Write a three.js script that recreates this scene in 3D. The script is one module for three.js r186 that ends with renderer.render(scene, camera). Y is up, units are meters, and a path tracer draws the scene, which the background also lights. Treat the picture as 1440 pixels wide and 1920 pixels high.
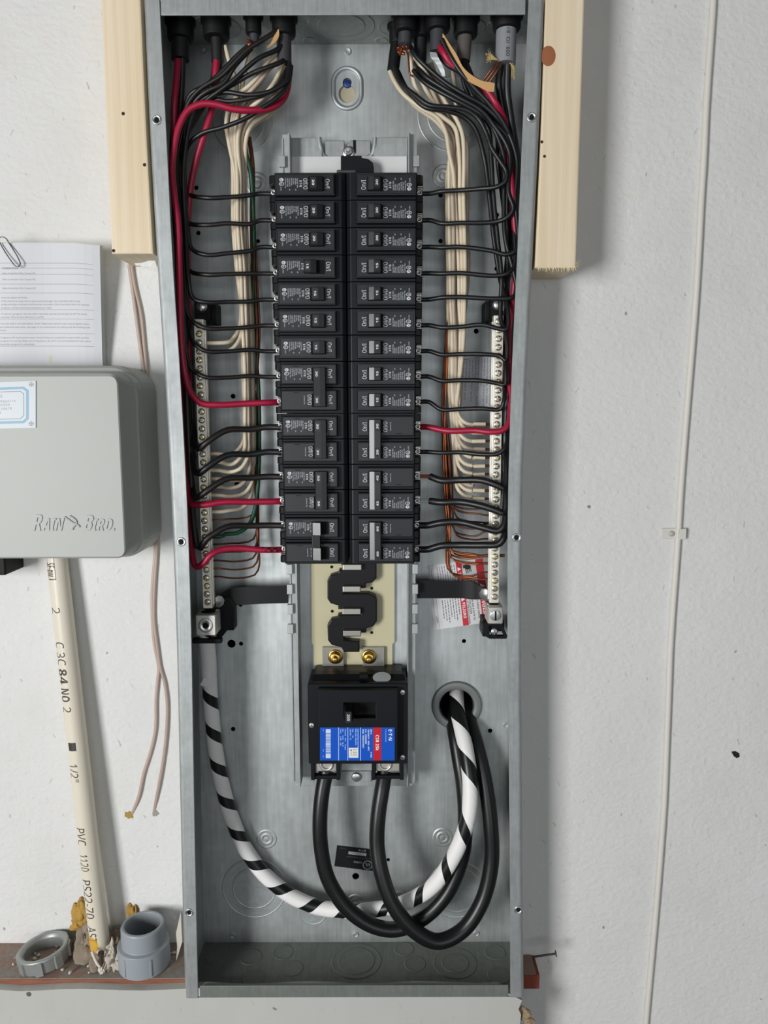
import * as THREE from 'three';
import { RoundedBoxGeometry } from 'three/addons/geometries/RoundedBoxGeometry.js';
import { TextGeometry } from 'three/addons/geometries/TextGeometry.js';
import { FontLoader } from 'three/addons/loaders/FontLoader.js';
import { RectAreaLightUniformsLib } from 'three/addons/lights/RectAreaLightUniformsLib.js';
import { mergeGeometries } from 'three/addons/utils/BufferGeometryUtils.js';
import { Brush, Evaluator, SUBTRACTION } from 'three-bvh-csg';

// ---------- camera, light, exposure ----------
const F = 1450, CY = 1.5, CZ = 0.84;
const scene = new THREE.Scene();
scene.background = new THREE.Color(0x000000);
const camera = new THREE.PerspectiveCamera(2 * Math.atan(960 / F) * 180 / Math.PI, 0.75, 0.02, 30);
camera.rotation.order = 'YXZ';
camera.position.set(0, CY, CZ);
camera.rotation.set(-7.3 * Math.PI / 180, 0, -0.0023);
camera.updateMatrixWorld(true);
const renderer = new THREE.WebGLRenderer({ antialias: true });
renderer.toneMapping = THREE.LinearToneMapping;
renderer.toneMappingExposure = 1.0;
renderer.shadowMap.enabled = true;
RectAreaLightUniformsLib.init();
function areaLight(w, h, color, intensity, pos, look) {
  const l = new THREE.RectAreaLight(color, intensity, w, h);
  l.position.set(...pos); l.lookAt(...look); scene.add(l);
}
const KEY = 24.5, FILL = 1.15;
areaLight(0.56, 0.85, 0xffffff, KEY, [-1.26, 1.36, 1.84], [-0.26, 1.36, 0.84]);       // daylight through the side window
areaLight(2.7, 1.55, 0xf6fbff, FILL, [0.85, 1.27, 3.95], [0.85, 1.27, 0]);          // the open garage door behind the camera

// ---------- helpers ----------
let seed = 7;
const rnd = () => { seed = (seed * 1664525 + 1013904223) >>> 0; return seed / 4294967296; };
const rr = (a, b) => a + (b - a) * rnd();
const V = (x, y, z) => new THREE.Vector3(x, y, z);
const camQ = camera.quaternion.clone();
function ray(px, py) { return V((px - 720) / F, -(py - 960) / F, -1).applyQuaternion(camQ); }
// the point of the plane at depth z that the photograph shows at (px, py)
function P(px, py, z) { const d = ray(px, py); return camera.position.clone().addScaledVector(d, (z - CZ) / d.z); }
function PY(px, py, y) { const d = ray(px, py); return camera.position.clone().addScaledVector(d, (y - CY) / d.y); }
const toV = (p) => (p.isVector3 ? p : P(p[0], p[1], p[2]));
const used = {};
function numbered(name) { const n = used[name] = (used[name] ?? -1) + 1; return n ? name + '_' + String(n).padStart(3, '0') : name; }
function shade(o) { o.traverse((m) => { if (m.isMesh) { m.castShadow = true; m.receiveShadow = true; } }); return o; }
function thing(name, label, category, pos = [0, 0, 0], group) {
  const o = new THREE.Group(); o.name = numbered(name); o.position.set(...(pos.isVector3 ? pos.toArray() : pos));
  o.userData = { label, category }; if (group) o.userData.group = group; scene.add(o); return o;
}
function boxUV(g, s = 1) {   // uv in metres by the dominant normal
  const p = g.attributes.position, n = g.attributes.normal, uv = new Float32Array(p.count * 2);
  for (let i = 0; i < p.count; i++) {
    const ax = Math.abs(n.getX(i)), ay = Math.abs(n.getY(i)), az = Math.abs(n.getZ(i));
    let a, b;
    if (az >= ax && az >= ay) { a = p.getX(i); b = p.getY(i); } else if (ax >= ay) { a = p.getZ(i); b = p.getY(i); } else { a = p.getX(i); b = p.getZ(i); }
    uv[2 * i] = a * s; uv[2 * i + 1] = b * s;
  }
  g.setAttribute('uv', new THREE.BufferAttribute(uv, 2)); return g;
}
function merge(gs) {
  gs = [].concat(gs).map((g) => {
    let k = g.index ? g.toNonIndexed() : g; if (!k.attributes.normal) k.computeVertexNormals();
    if (!k.attributes.uv) boxUV(k);
    const c = new THREE.BufferGeometry(); for (const a of ['position', 'normal', 'uv']) c.setAttribute(a, k.attributes[a]); return c;
  });
  return gs.length > 1 ? mergeGeometries(gs) : gs[0];
}
// add a named mesh under a thing; geometries are in world coordinates when `world` is left true and the parent has an origin
function part(parent, name, gs, mat, label) {
  const m = new THREE.Mesh(merge(gs), mat); m.name = parent === scene ? numbered(name) : name; if (label) m.userData.label = label; parent.add(m); return m;
}
function one(name, label, category, gs, mat, group) {
  const m = part(scene, name, gs, mat); m.userData = { label, category }; if (group) m.userData.group = group; return m;
}
function struct(name, gs, mat) { const m = part(scene, name, gs, mat); m.userData = { kind: 'structure' }; return m; }
const box = (x0, x1, y0, y1, z0, z1, r = 0) => {
  const w = Math.abs(x1 - x0), h = Math.abs(y1 - y0), d = Math.abs(z1 - z0);
  const g = r ? new RoundedBoxGeometry(w, h, d, 2, Math.min(r, w / 2.01, h / 2.01, d / 2.01)) : new THREE.BoxGeometry(w, h, d);
  g.translate((x0 + x1) / 2, (y0 + y1) / 2, (z0 + z1) / 2); return boxUV(g.index ? g.toNonIndexed() : g);
};
function cyl(a, b, r0, r1 = r0, seg = 20) {
  a = toV(a); b = toV(b); const d = b.clone().sub(a), g = new THREE.CylinderGeometry(r1, r0, d.length(), seg);
  g.applyQuaternion(new THREE.Quaternion().setFromUnitVectors(V(0, 1, 0), d.normalize())); g.translate((a.x + b.x) / 2, (a.y + b.y) / 2, (a.z + b.z) / 2); return g;
}
function lathe(profile, at, axis = V(0, 0, 1), seg = 28) {   // profile: [r, h] along the axis
  const g = new THREE.LatheGeometry(profile.map(([r, h]) => new THREE.Vector2(Math.max(r, 1e-5), h)), seg);
  g.applyQuaternion(new THREE.Quaternion().setFromUnitVectors(V(0, 1, 0), axis.clone().normalize())); g.translate(at.x, at.y, at.z); return g;
}
function curveOf(pts) { return new THREE.CatmullRomCurve3(pts.map(toV), false, 'centripetal'); }
function tube(pts, r, per = 7, rad = 9) {
  const c = curveOf(pts), n = Math.max(4, per * (pts.length - 1)), g = new THREE.TubeGeometry(c, n, r, rad, false).toNonIndexed();
  const caps = [[0, -1], [1, 1]].map(([t, s]) => {
    const k = new THREE.CircleGeometry(r, rad); k.applyQuaternion(new THREE.Quaternion().setFromUnitVectors(V(0, 0, 1), c.getTangentAt(t).multiplyScalar(s)));
    const p = c.getPointAt(t); k.translate(p.x, p.y, p.z); return k;
  });
  return merge([g, ...caps]);
}
// a slab with four corners (canvas top-left, top-right, bottom-right, bottom-left) and a thickness behind it
function slab(tl, tr, br, bl, t = 0.0003) {
  [tl, tr, br, bl] = [tl, tr, br, bl].map(toV);
  const n = tr.clone().sub(tl).cross(bl.clone().sub(tl)).normalize().negate(), o = (p) => p.clone().addScaledVector(n, -t);
  const pos = [], uv = [], tri = (a, b, c, u, v, w) => { for (const p of [a, b, c]) pos.push(p.x, p.y, p.z); uv.push(...u, ...v, ...w); };
  tri(bl, br, tr, [0, 0], [1, 0], [1, 1]); tri(bl, tr, tl, [0, 0], [1, 1], [0, 1]);
  const e = [0.004, 0.004];
  for (const [a, b] of [[bl, br], [br, tr], [tr, tl], [tl, bl]]) { tri(a, o(a), o(b), e, e, e); tri(a, o(b), b, e, e, e); }
  tri(o(bl), o(tr), o(br), e, e, e); tri(o(bl), o(tl), o(tr), e, e, e);
  const g = new THREE.BufferGeometry(); g.setAttribute('position', new THREE.Float32BufferAttribute(pos, 3)); g.setAttribute('uv', new THREE.Float32BufferAttribute(uv, 2)); g.computeVertexNormals(); return g;
}
// rounded-rectangle loft: layers [x0, x1, y0, y1, r, z]
function loft(layers, seg = 5, capBack = false) {
  const ring = ([x0, x1, y0, y1, r, z]) => {
    const q = []; r = Math.max(1e-5, Math.min(r, (x1 - x0) / 2 - 1e-5, (y1 - y0) / 2 - 1e-5));
    for (const [cx, cy, a0] of [[x1 - r, y1 - r, 0], [x0 + r, y1 - r, 1], [x0 + r, y0 + r, 2], [x1 - r, y0 + r, 3]])
      for (let i = 0; i <= seg; i++) { const a = (a0 + i / seg) * Math.PI / 2; q.push(V(cx + r * Math.cos(a), cy + r * Math.sin(a), z)); }
    return q;
  };
  const R = layers.map(ring), pos = [], N = R[0].length, push = (...p) => p.forEach((v) => pos.push(v.x, v.y, v.z));
  for (let k = 0; k + 1 < R.length; k++) for (let i = 0; i < N; i++) { const j = (i + 1) % N; push(R[k][i], R[k][j], R[k + 1][j]); push(R[k][i], R[k + 1][j], R[k + 1][i]); }
  const cap = (q, s) => { const c = q.reduce((a, v) => a.add(v), V(0, 0, 0)).divideScalar(N); for (let i = 0; i < N; i++) { const j = (i + 1) % N; s > 0 ? push(c, q[i], q[j]) : push(c, q[j], q[i]); } };
  cap(R[R.length - 1], 1); if (capBack) cap(R[0], -1);
  const g = new THREE.BufferGeometry(); g.setAttribute('position', new THREE.Float32BufferAttribute(pos, 3)); g.computeVertexNormals(); return boxUV(g);
}
function extrude(pts, depth, bevel = 0, holes = []) {   // pts: [x, y] outline, from z 0 to depth
  const s = new THREE.Shape(pts.map(([x, y]) => new THREE.Vector2(x, y)));
  for (const h of holes) s.holes.push(h);
  const g = new THREE.ExtrudeGeometry(s, { depth: depth - 2 * bevel, bevelEnabled: bevel > 0, bevelThickness: bevel, bevelSize: bevel, bevelOffset: -bevel, bevelSegments: 2, curveSegments: 24 });
  g.translate(0, 0, bevel); return boxUV(g);
}
function circlePath(x, y, r) { const p = new THREE.Path(); p.absarc(x, y, r, 0, Math.PI * 2, true); return p; }
// noise
function hash2(x, y, s) { let h = (x * 374761393 + y * 668265263 + s * 974634777) | 0; h = Math.imul(h ^ (h >>> 13), 1274126177); return ((h ^ (h >>> 16)) >>> 0) / 4294967296; }
function vnoise(x, y, per, s) {
  const xi = Math.floor(x), yi = Math.floor(y), fx = x - xi, fy = y - yi, m = (a, b) => ((a % b) + b) % b, [px, py] = [].concat(per, per);
  const u = fx * fx * (3 - 2 * fx), v = fy * fy * (3 - 2 * fy), h = (a, b) => hash2(m(a, px), m(b, py), s);
  return (h(xi, yi) * (1 - u) + h(xi + 1, yi) * u) * (1 - v) + (h(xi, yi + 1) * (1 - u) + h(xi + 1, yi + 1) * u) * v;
}
function texData(n, fn, srgb = true) {
  const d = new Uint8Array(n * n * 4);
  for (let j = 0; j < n; j++) for (let i = 0; i < n; i++) { const c = fn(i / n, j / n), k = 4 * (j * n + i); for (let q = 0; q < 3; q++) d[k + q] = Math.max(0, Math.min(255, (Array.isArray(c) ? c[q] : c) * 255)); d[k + 3] = 255; }
  const t = new THREE.DataTexture(d, n, n); t.wrapS = t.wrapT = THREE.RepeatWrapping; t.magFilter = THREE.LinearFilter; t.minFilter = THREE.LinearMipmapLinearFilter; t.generateMipmaps = true;
  if (srgb) t.colorSpace = THREE.SRGBColorSpace; t.needsUpdate = true; return t;
}
function canvasTex(w, h, draw) {
  const c = document.createElement('canvas'); c.width = w; c.height = h; const x = c.getContext('2d'); draw(x, w, h);
  const t = new THREE.CanvasTexture(c); t.colorSpace = THREE.SRGBColorSpace; t.anisotropy = 8; return t;
}
const mat = (color, roughness = 0.5, metalness = 0, o = {}) => new THREE.MeshStandardMaterial({ color, roughness, metalness, ...o });
const rep = (t, s) => { const k = t.clone(); k.repeat.set(s, s); k.needsUpdate = true; return k; };

// ---------- materials ----------
const fbm = (u, v, s, f = 4) => 0.5 * vnoise(u * f, v * f, f, s) + 0.3 * vnoise(u * f * 3, v * f * 3, f * 3, s + 1) + 0.2 * vnoise(u * f * 9, v * f * 9, f * 9, s + 2);
const galvTex = texData(512, (u, v) => { const k = 0.80 + 0.10 * (fbm(u, v, 3, 5) - 0.5) + 0.06 * (vnoise(u * 170, v * 12, [170, 12], 9) - 0.5) + 0.035 * (vnoise(u * 60, v * 60, 60, 12) - 0.5); return [k * 0.975, k * 1.0, k * 0.995]; });
const galvRough = texData(256, (u, v) => { const k = 0.44 + 0.18 * fbm(u, v, 21, 6); return [k, k, k]; }, false);
const lipRough = texData(256, (u, v) => { const k = 0.54 + 0.16 * fbm(u, v, 25, 6); return [k, k, k]; }, false);
const M = {};
M.galv = mat(0xf2f2f2, 1, 0.8, { map: rep(galvTex, 3), roughnessMap: rep(galvRough, 3) });
M.galvLip = mat(0xd8d8d8, 1, 0.68, { map: rep(galvTex, 5), roughnessMap: rep(lipRough, 4) });
M.zinc = mat(0xcfd2d0, 0.3, 0.9);
M.tin = mat(0xb4b1a9, 0.34, 0.9);
M.tinBar = mat(0xefebdf, 0.42, 0.55);
M.alu = mat(0xd2cec6, 0.42, 0.8);
M.brass = mat(0xcaa24e, 0.28, 0.95);
M.brassy = mat(0xd9cfa4, 0.3, 0.85);
M.copper = mat(0x985838, 0.38, 0.85);
M.copperDark = mat(0x5a3529, 0.5, 0.6);
const dull = (color, roughness) => new THREE.MeshPhysicalMaterial({ color, roughness, ior: 1.33 });   // moulded plastic with a weak sheen
M.plastic = dull(0x15171b, 0.4);
M.plasticMatte = dull(0x101113, 0.6);
M.hole = mat(0x040404, 0.95);
M.strap = dull(0x101114, 0.5);
M.wireBlack = mat(0x17181a, 0.42);
M.wireBrownBlack = mat(0x1d1a18, 0.45);
M.cableBlack = mat(0x121314, 0.36);
M.wireRed = mat(0xa3163a, 0.42);
M.wireWhite = mat(0xd8cab0, 0.45);
M.wireWhiteGrey = mat(0xb9a896, 0.5);
M.wirePale = mat(0xe2d8c2, 0.45);
M.wireGreen = mat(0x0f4a31, 0.45);
M.tape = mat(0xf0eeec, 0.5);
M.sheathGrey = mat(0x3c3c40, 0.5);
M.sheathBlack = mat(0x1c1c1e, 0.5);
M.kraft = mat(0xc89f6a, 0.85);
M.foil = mat(0xaeb0b2, 0.5, 0.3);
M.cream = mat(0xffffff, 0.42, 0, { map: texData(128, (u, v) => { const k = fbm(u, v, 40, 3); return [0.80 - 0.05 * k, 0.775 - 0.06 * k, 0.66 - 0.1 * k]; }) });
M.busBlack = dull(0x131315, 0.42);
M.pvcGrey = mat(0x979da2, 0.42);
M.diecast = mat(0xa4a7a4, 0.46, 0.55);
M.ctrl = mat(0xabaea8, 0.5);
M.pine = mat(0xffffff, 0.62, 0, { map: texData(512, (u, v) => {
  const w = u * 26 + 1.6 * vnoise(u * 4, v * 2, [4, 2], 5) + 0.8 * vnoise(u * 8, v * 3, [8, 3], 6), g = 0.5 + 0.5 * Math.sin(w * 6.283 / 2), f = vnoise(u * 200, v * 8, [200, 8], 7);
  const k = 0.026 * g + 0.03 * f + 0.05 * vnoise(u * 5, v * 5, 5, 8); return [0.93 - k * 0.7, 0.875 - k, 0.775 - k * 1.4]; }) });
M.pine.map.repeat.set(7, 1.6);
M.knot = mat(0x9a5f3c, 0.7);
M.pineEnd = mat(0xd8c8a4, 0.85);
M.redwood = mat(0xffffff, 0.7, 0, { map: texData(256, (u, v) => { const f = vnoise(u * 10, v * 90, [10, 90], 7), k = fbm(u, v, 31, 4); return [0.52 + 0.1 * f - 0.1 * k, 0.29 + 0.09 * f - 0.03 * k, 0.18 + 0.07 * f + 0.02 * k]; }) });
M.redwood.map.repeat.set(6, 6);
M.sillDust = mat(0xffffff, 0.9, 0, { map: texData(256, (u, v) => { const k = fbm(u, v, 51, 4), q = Math.max(0, Math.min(1, (k - 0.42) * 6)), s = vnoise(u * 70, v * 70, 70, 3) * 0.06; return [0.56 - 0.01 * q + s, 0.475 + 0.05 * q + s, 0.42 + 0.075 * q + s]; }) });
M.galvDustShade = mat(0xa2a39d, 1, 0.45, { map: rep(galvTex, 4), roughnessMap: rep(lipRough, 3) });  // dust, plus the dimness at the box foot mixed into the colour
M.sillDust.map.repeat.set(5, 5);
const wallBump = texData(512, (u, v) => { const a = vnoise(u * 46, v * 60, [46, 60], 61), b = vnoise(u * 110, v * 120, [110, 120], 62); const k = Math.max(0, Math.min(1, 0.5 + (a - 0.5) * 0.9 + (b - 0.5) * 0.4)); return [k, k, k]; }, false);
const wallMap = canvasTex(1024, 1024, (x, w, h) => {
  x.fillStyle = '#e0e0de'; x.fillRect(0, 0, w, h);
  for (let i = 0; i < 420; i++) {
    const X = rnd() * w, Y = rnd() * h, l = 2 + rnd() * 9, a = rr(-2.2, -0.9), k = rnd();
    x.strokeStyle = `rgba(60,56,48,${0.08 + 0.3 * k * k * k})`; x.lineWidth = 0.6 + rnd() * 1.2; x.beginPath(); x.moveTo(X, Y); x.lineTo(X + l * Math.cos(a), Y + l * Math.sin(a)); x.stroke();
  }
  for (let j = 0; j < 64; j++) for (let i = 0; i < 64; i++) { x.fillStyle = `rgba(120,112,92,${0.10 * fbm(i / 64, j / 64, 71, 4)})`; x.fillRect(i * 16, j * 16, 16, 16); }
  for (let i = 0; i < 14; i++) { x.fillStyle = `rgba(70,66,58,${0.3 + 0.3 * rnd()})`; x.beginPath(); x.ellipse(rnd() * w, rnd() * h, 1 + rnd() * 3, 1 + rnd() * 1.6, rnd() * 3, 0, 7); x.fill(); }
});
wallMap.wrapS = wallMap.wrapT = THREE.RepeatWrapping; wallMap.repeat.set(1.45, 1.45); wallMap.offset.set(0.31, 0.12);
wallBump.repeat.set(5, 5);
M.wall = mat(0xffffff, 0.85, 0, { map: wallMap, bumpMap: wallBump, bumpScale: 0.00045 });
M.drywall = mat(0xdadad6, 0.9, 0, { map: wallMap });  // greyer than the wall above; shade low down is put into this colour
M.roomWall = mat(0xc4c3c0, 0.9); M.ceil = mat(0x4c4c4b, 0.9); M.concrete = mat(0x3a3937, 0.85);
M.farWall = mat(0x7c7b78, 0.9);
// ---------- the setting ----------
const WZ = 0.018;                                    // face of the wall the panel is let into
const LZ = 0.086;
// outline of the box's front in the photograph: [row, outer left, inner left, inner right, outer right]
const EDGE = [[-60, 265.5, 296, 994, 1024], [0, 268.5, 299, 991.5, 1021.5], [240, 279, 311.5, 980, 1012], [480, 292.5, 323.5, 970, 1000], [720, 308, 339, 959, 988], [960, 320.5, 351.5, 952.5, 980], [1200, 329.5, 359, 952, 978.5], [1440, 335, 363, 954.5, 979.5], [1680, 340.5, 367.5, 956.5, 981], [1871, 346, 371.5, 957, 983], [1930, 348, 373, 957, 983.5]];
function smooth(tab, k, q) {   // Catmull-Rom through column k
  let i = 0; while (i < tab.length - 2 && tab[i + 1][0] < q) i++;
  const p = (j) => tab[Math.max(0, Math.min(tab.length - 1, j))], t = Math.max(0, Math.min(1, (q - p(i)[0]) / (p(i + 1)[0] - p(i)[0]))), h = p(i + 1)[0] - p(i)[0];
  const m = (j) => (p(j + 1)[k] - p(j - 1)[k]) / (p(j + 1)[0] - p(j - 1)[0]) * h, a = p(i)[k], b = p(i + 1)[k], m0 = m(i), m1 = m(i + 1);
  return a + m0 * t + (3 * (b - a) - 2 * m0 - m1) * t * t + (m0 + m1 - 2 * (b - a)) * t * t * t;
}
const rowOf = (y) => { const v = V(0, y, LZ).project(camera); return (1 - v.y) / 2 * 1920; };
const edgeX = (k, y) => { const q = rowOf(y); return P(smooth(EDGE, k, q), q, LZ).x; };
const bx = { t: P(640, 28, LZ).y + 0.0145, b: P(660, 1871, LZ).y };
const YS = []; for (let i = 0; i <= 40; i++) YS.push(bx.b + (bx.t - bx.b) * i / 40);
bx.l = edgeX(1, bx.b); bx.r = edgeX(4, bx.b);
const GLx = (y) => smooth(EDGE, 2, y), GRx = (y) => smooth(EDGE, 3, y);
const sillY = P(120, 1768, WZ).y;
{
  const hole = new THREE.Path([...YS.map((y) => [edgeX(1, y) - 0.001, y]), ...YS.slice().reverse().map((y) => [edgeX(4, y) + 0.001, y])].map(([a, b]) => new THREE.Vector2(a, b)));
  const g = extrude([[-2, 0], [2.4, 0], [2.4, 2.7], [-2, 2.7]], 0.02, 0, [hole]); g.translate(0, 0, WZ - 0.02);
  struct('wall_back', boxUV(g), M.wall);
  struct('wall_cavity', box(-2, 2.4, 0, 2.7, -0.14, -0.12), M.roomWall);
  // lower drywall with the broken end at the right
  const xr = P(979, 1890, 0.085).x, yt = P(200, 1854, 0.085).y, e = (px, py) => { const q = P(px, py, 0.085); return [q.x, q.y]; };
  const top = []; for (let i = 0; i <= 26; i++) { const px = -40 + i * 39; top.push(e(px, 1856.5 - px * 0.004 + 2.2 * Math.sin(px * 0.03) + rr(-0.8, 0.8))); }
  const lower = extrude([[-2, 0], [xr - 0.002, 0], e(974, 1925), e(977, 1903), e(972, 1893), e(975, 1884), e(979, 1876), ...top.filter((q) => q[0] < xr - 0.004).reverse(), [-2, yt]], 0.0095); lower.translate(0, 0, 0.0755);
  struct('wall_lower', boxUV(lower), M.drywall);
    struct('trim_1', [box(-2, bx.l - 0.0015, sillY - 0.02, sillY, WZ, 0.0745)], M.sillDust).name = 'trim_1';
  const face = struct('trim_2', box(-2, bx.l - 0.0015, sillY - 0.019, sillY - 0.0008, 0.0744, 0.0753, 0.0002), M.redwood);
  struct('floor', box(-2, 2.4, -0.1, 0, -0.14, 4.2), M.concrete);
  struct('ceiling', box(-2, 2.4, 2.7, 2.8, -0.14, 4.2), M.ceil);
  // side wall with a window opening, far wall with the garage opening
  const win = (a, b) => new THREE.Path([[a[0], a[1]], [a[0], b[1]], [b[0], b[1]], [b[0], a[1]]].map(([p, q]) => new THREE.Vector2(p, q)));
  // the left side of the room runs straight, then turns inward at 45 degrees, an unseen slant added to aim the window light
  struct('wall_left', [box(-2.1, -2, 0, 2.7, -0.14, 1.16), box(-0.7, -0.6, 0, 2.7, 2.5, 4.2)], M.roomWall);
  let g2 = extrude([[-1.0, 0], [1.0, 0], [1.0, 2.7], [-1.0, 2.7]], 0.1, 0, [win([-0.28, 0.93], [0.28, 1.79])]); g2.translate(0, 0, -0.1); g2.rotateY(Math.PI * 0.75); g2.translate(-1.275, 0, 1.855);
  struct('wall_angled_added', boxUV(g2), M.roomWall);
  struct('wall_right', box(2.4, 2.5, 0, 2.7, -0.14, 4.2), M.roomWall);
  g2 = extrude([[-2, 0], [2.4, 0], [2.4, 2.7], [-2, 2.7]], 0.1, 0, [win([-0.5, 0.5], [2.2, 2.04])]); g2.translate(0, 0, 4.0);
  struct('wall_front', boxUV(g2), M.farWall);
  const glow = (k) => new THREE.MeshStandardMaterial({ color: 0x222222, emissive: 0xf4f8ff, emissiveIntensity: k });
const wp = box(-0.28, 0.28, 0.93, 1.79, -0.07, -0.05); wp.rotateY(Math.PI * 0.75); wp.translate(-1.275, 0, 1.855); struct('window_1', wp, glow(2));
  struct('window_2', box(-0.5, 2.2, 0.5, 2.04, 4.03, 4.05), glow(1));
}

// ---------- the panel box ----------
const T = 0.0015;
const panel = thing('panel_box', 'tall galvanized steel electrical panel box, open, let into the white wall', 'electrical panel', [(bx.l + bx.r) / 2, bx.b, 0]);
function pp(name, gs, m, label, parent = panel) {   // world geometry into the panel's frame
  const g = merge(gs); g.translate(-panel.position.x, -panel.position.y, -panel.position.z); return part(parent, name, g, m, label);
}
const bigHole = P(856, 1322, 0), bigR = P(892, 1322, 0).x - P(857, 1322, 0).x;
{
  const small = [[826, 366, 4], [826, 452, 4], [932, 403, 4], [932, 437, 4], [931, 504, 4], [893, 621, 4.5], [368, 352, 4], [372, 437, 4], [484, 452, 3.5], [437, 743, 4.5], [444, 908, 4.5],
    [451, 1134, 4], [434, 1207, 8], [452, 1207, 4], [437, 1367, 4.5], [870, 1202, 4], [919, 1370, 4.5], [667, 1643, 7], [728, 1612, 3.5], [380, 1062, 3], [410, 1062, 0.1]];
  const holes = small.filter((s) => s[2] > 1).map(([x, y, r]) => { const c = P(x, y, 0); return circlePath(c.x, c.y, r / 1740); });
  holes.push(circlePath(bigHole.x, bigHole.y, bigR));
  const kh = P(651, 155, 0), kl = P(651, 176, 0), r1 = 0.0046, r2 = 0.0088;
  const key = new THREE.Path(); key.absarc(kl.x, kl.y, r2, Math.PI / 2 - 0.45, Math.PI / 2 + 0.45 - 2 * Math.PI, true); key.lineTo(kh.x - r1, kh.y - 0.001); key.absarc(kh.x, kh.y, r1, Math.PI, 0, true); key.closePath();
  holes.push(key);
  const back = extrude([...YS.map((y) => [edgeX(1, y) + 0.0006, y]), ...YS.slice().reverse().map((y) => [edgeX(4, y) - 0.0006, y])].reverse(), T, 0, holes); back.translate(0, 0, -T);
  const bp = pp('back_panel', back, M.galv);
  pp('side_panel', sideSheet(1, 2, 1), M.galvLip); pp('side_panel', sideSheet(4, 3, -1), M.galvLip);
  function sideSheet(ko, ki, s) {   // side sheet and front lip bent from one piece, with a rounded bend
    const r = 0.0042, prof = (w) => { const o = [[0, -T], [0, LZ - r]];
      for (let i = 1; i <= 6; i++) { const a = i / 6 * Math.PI / 2; o.push([r - r * Math.cos(a), LZ - r + r * Math.sin(a)]); }
      o.push([w - 0.0004, LZ], [w, LZ - 0.0004], [w, LZ - T], [r, LZ - T]);
      for (let i = 0; i <= 4; i++) { const a = i / 4 * Math.PI / 2; o.push([r - (r - T) * Math.sin(a), LZ - r + (r - T) * Math.cos(a)]); }
      o.push([T, -T]); return o; };
    const rows = YS.map((y) => { const x = edgeX(ko, y), w = Math.abs(edgeX(ki, y) - x); return prof(w).map(([a, b]) => V(x + s * a, y, b)); });
    const pos = [], n = rows[0].length, tri = (a, b, c) => { for (const p of (s > 0 ? [a, b, c] : [a, c, b])) pos.push(p.x, p.y, p.z); };
    for (let i = 0; i + 1 < rows.length; i++) for (let j = 0; j < n; j++) { const k = (j + 1) % n, A = rows[i][j], B = rows[i][k], C = rows[i + 1][k], D = rows[i + 1][j]; tri(A, B, C); tri(A, C, D); }
    for (const R of [rows[0], rows[rows.length - 1]]) for (let j = 1; j + 1 < n; j++) tri(R[0], R[j], R[j + 1]);
    const g = new THREE.BufferGeometry(); g.setAttribute('position', new THREE.Float32BufferAttribute(pos, 3)); g.computeVertexNormals(); return boxUV(g);
  }
  // top and bottom sheets, their lips tucked between the side lips
  const lipT = P(640, 28, LZ).y, lipB = P(660, 1848, LZ).y, tl = P(301, 10, LZ).x, tr = P(985.5, 10, LZ).x, bl = P(374.5, 1860, LZ).x, br = P(953, 1860, LZ).x;
  const tp = pp('top_panel', [box(edgeX(1, bx.t) + T, edgeX(4, bx.t) - T, bx.t - T, bx.t, 0, LZ - 0.001), box(tl, tr, lipT, bx.t - 0.0004, LZ - T, LZ, 0.0006)], M.galvLip);
  const bm = pp('bottom_panel', [box(bx.l + T, bx.r - T, bx.b, bx.b + T, 0, LZ - 0.001), box(bl, br, bx.b + 0.0004, lipB, LZ - T, LZ, 0.0006)], M.galvDustShade);
  // knockouts: shallow ring grooves pressed into the sheets
  const ko = (parent, c, axis, radii, m = M.galv) => radii.forEach((r, i) => {
    const h = 0.00022 * (i + 1);
    pp('knockout', lathe([[r + 0.0006, 0], [r, h + 0.0005], [r - 0.0008, h + 0.0005], [r - 0.0014, h], [radii[i + 1] ? radii[i + 1] - 0.001 : 1e-5, h]], c, axis, 44), m, undefined, parent);
  });
  const Z = V(0, 0, 1);
  for (const [x, y, rs] of [[477, 1665, [61, 42]], [856, 1668, [58, 46]], [587, 1710, [26]], [455, 230, [50, 36]], [850, 215, [60, 44]], [748, 1690, [20]]]) ko(bp, P(x, y, 0), Z, rs.map((r) => r / 1640));
  for (const [x, y, rs] of [[405, 1795, [20]], [470, 1795, [20]], [530, 1786, [19]], [547, 1816, [20]], [668, 1802, [46, 34]], [853, 1806, [40, 25]], [778, 1808, [19]], [757, 1780, [18]], [928, 1786, [19]], [475, 1835, [20]], [935, 1830, [20]]])
    ko(bm, PY(x, y, bx.b + T), V(0, 1, 0), rs.map((r) => r / 1640), M.galvDustShade);
  for (const [x, y, rs] of [[640, 47, [48, 34]], [580, 75, [9]], [715, 75, [9]], [405, 52, [36]], [748, 50, [30]], [872, 52, [30]], [948, 54, [32]]]) ko(tp, PY(x, y, bx.t - T), V(0, -1, 0), rs.map((r) => r / 1500), M.galvLip);
  // raised mounting dimples with a screw boss, rivets along the seams
  for (const [x, y] of [[832, 330], [500, 1573], [830, 1570], [482, 345], [667, 1694]]) {
    const c = P(x, y, 0);
    pp('mounting_dimple', lathe([[0.0120, 0], [0.0112, 0.0006], [0.0102, 0.0008], [0.0078, 0.0003], [0.0074, 0.0008], [0.0066, 0.0014], [0.0042, 0.0014], [0.0036, 0.0006], [0.0032, 0.0012], [1e-5, 0.0012]], c), M.galv, undefined, bp);
  }
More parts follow.
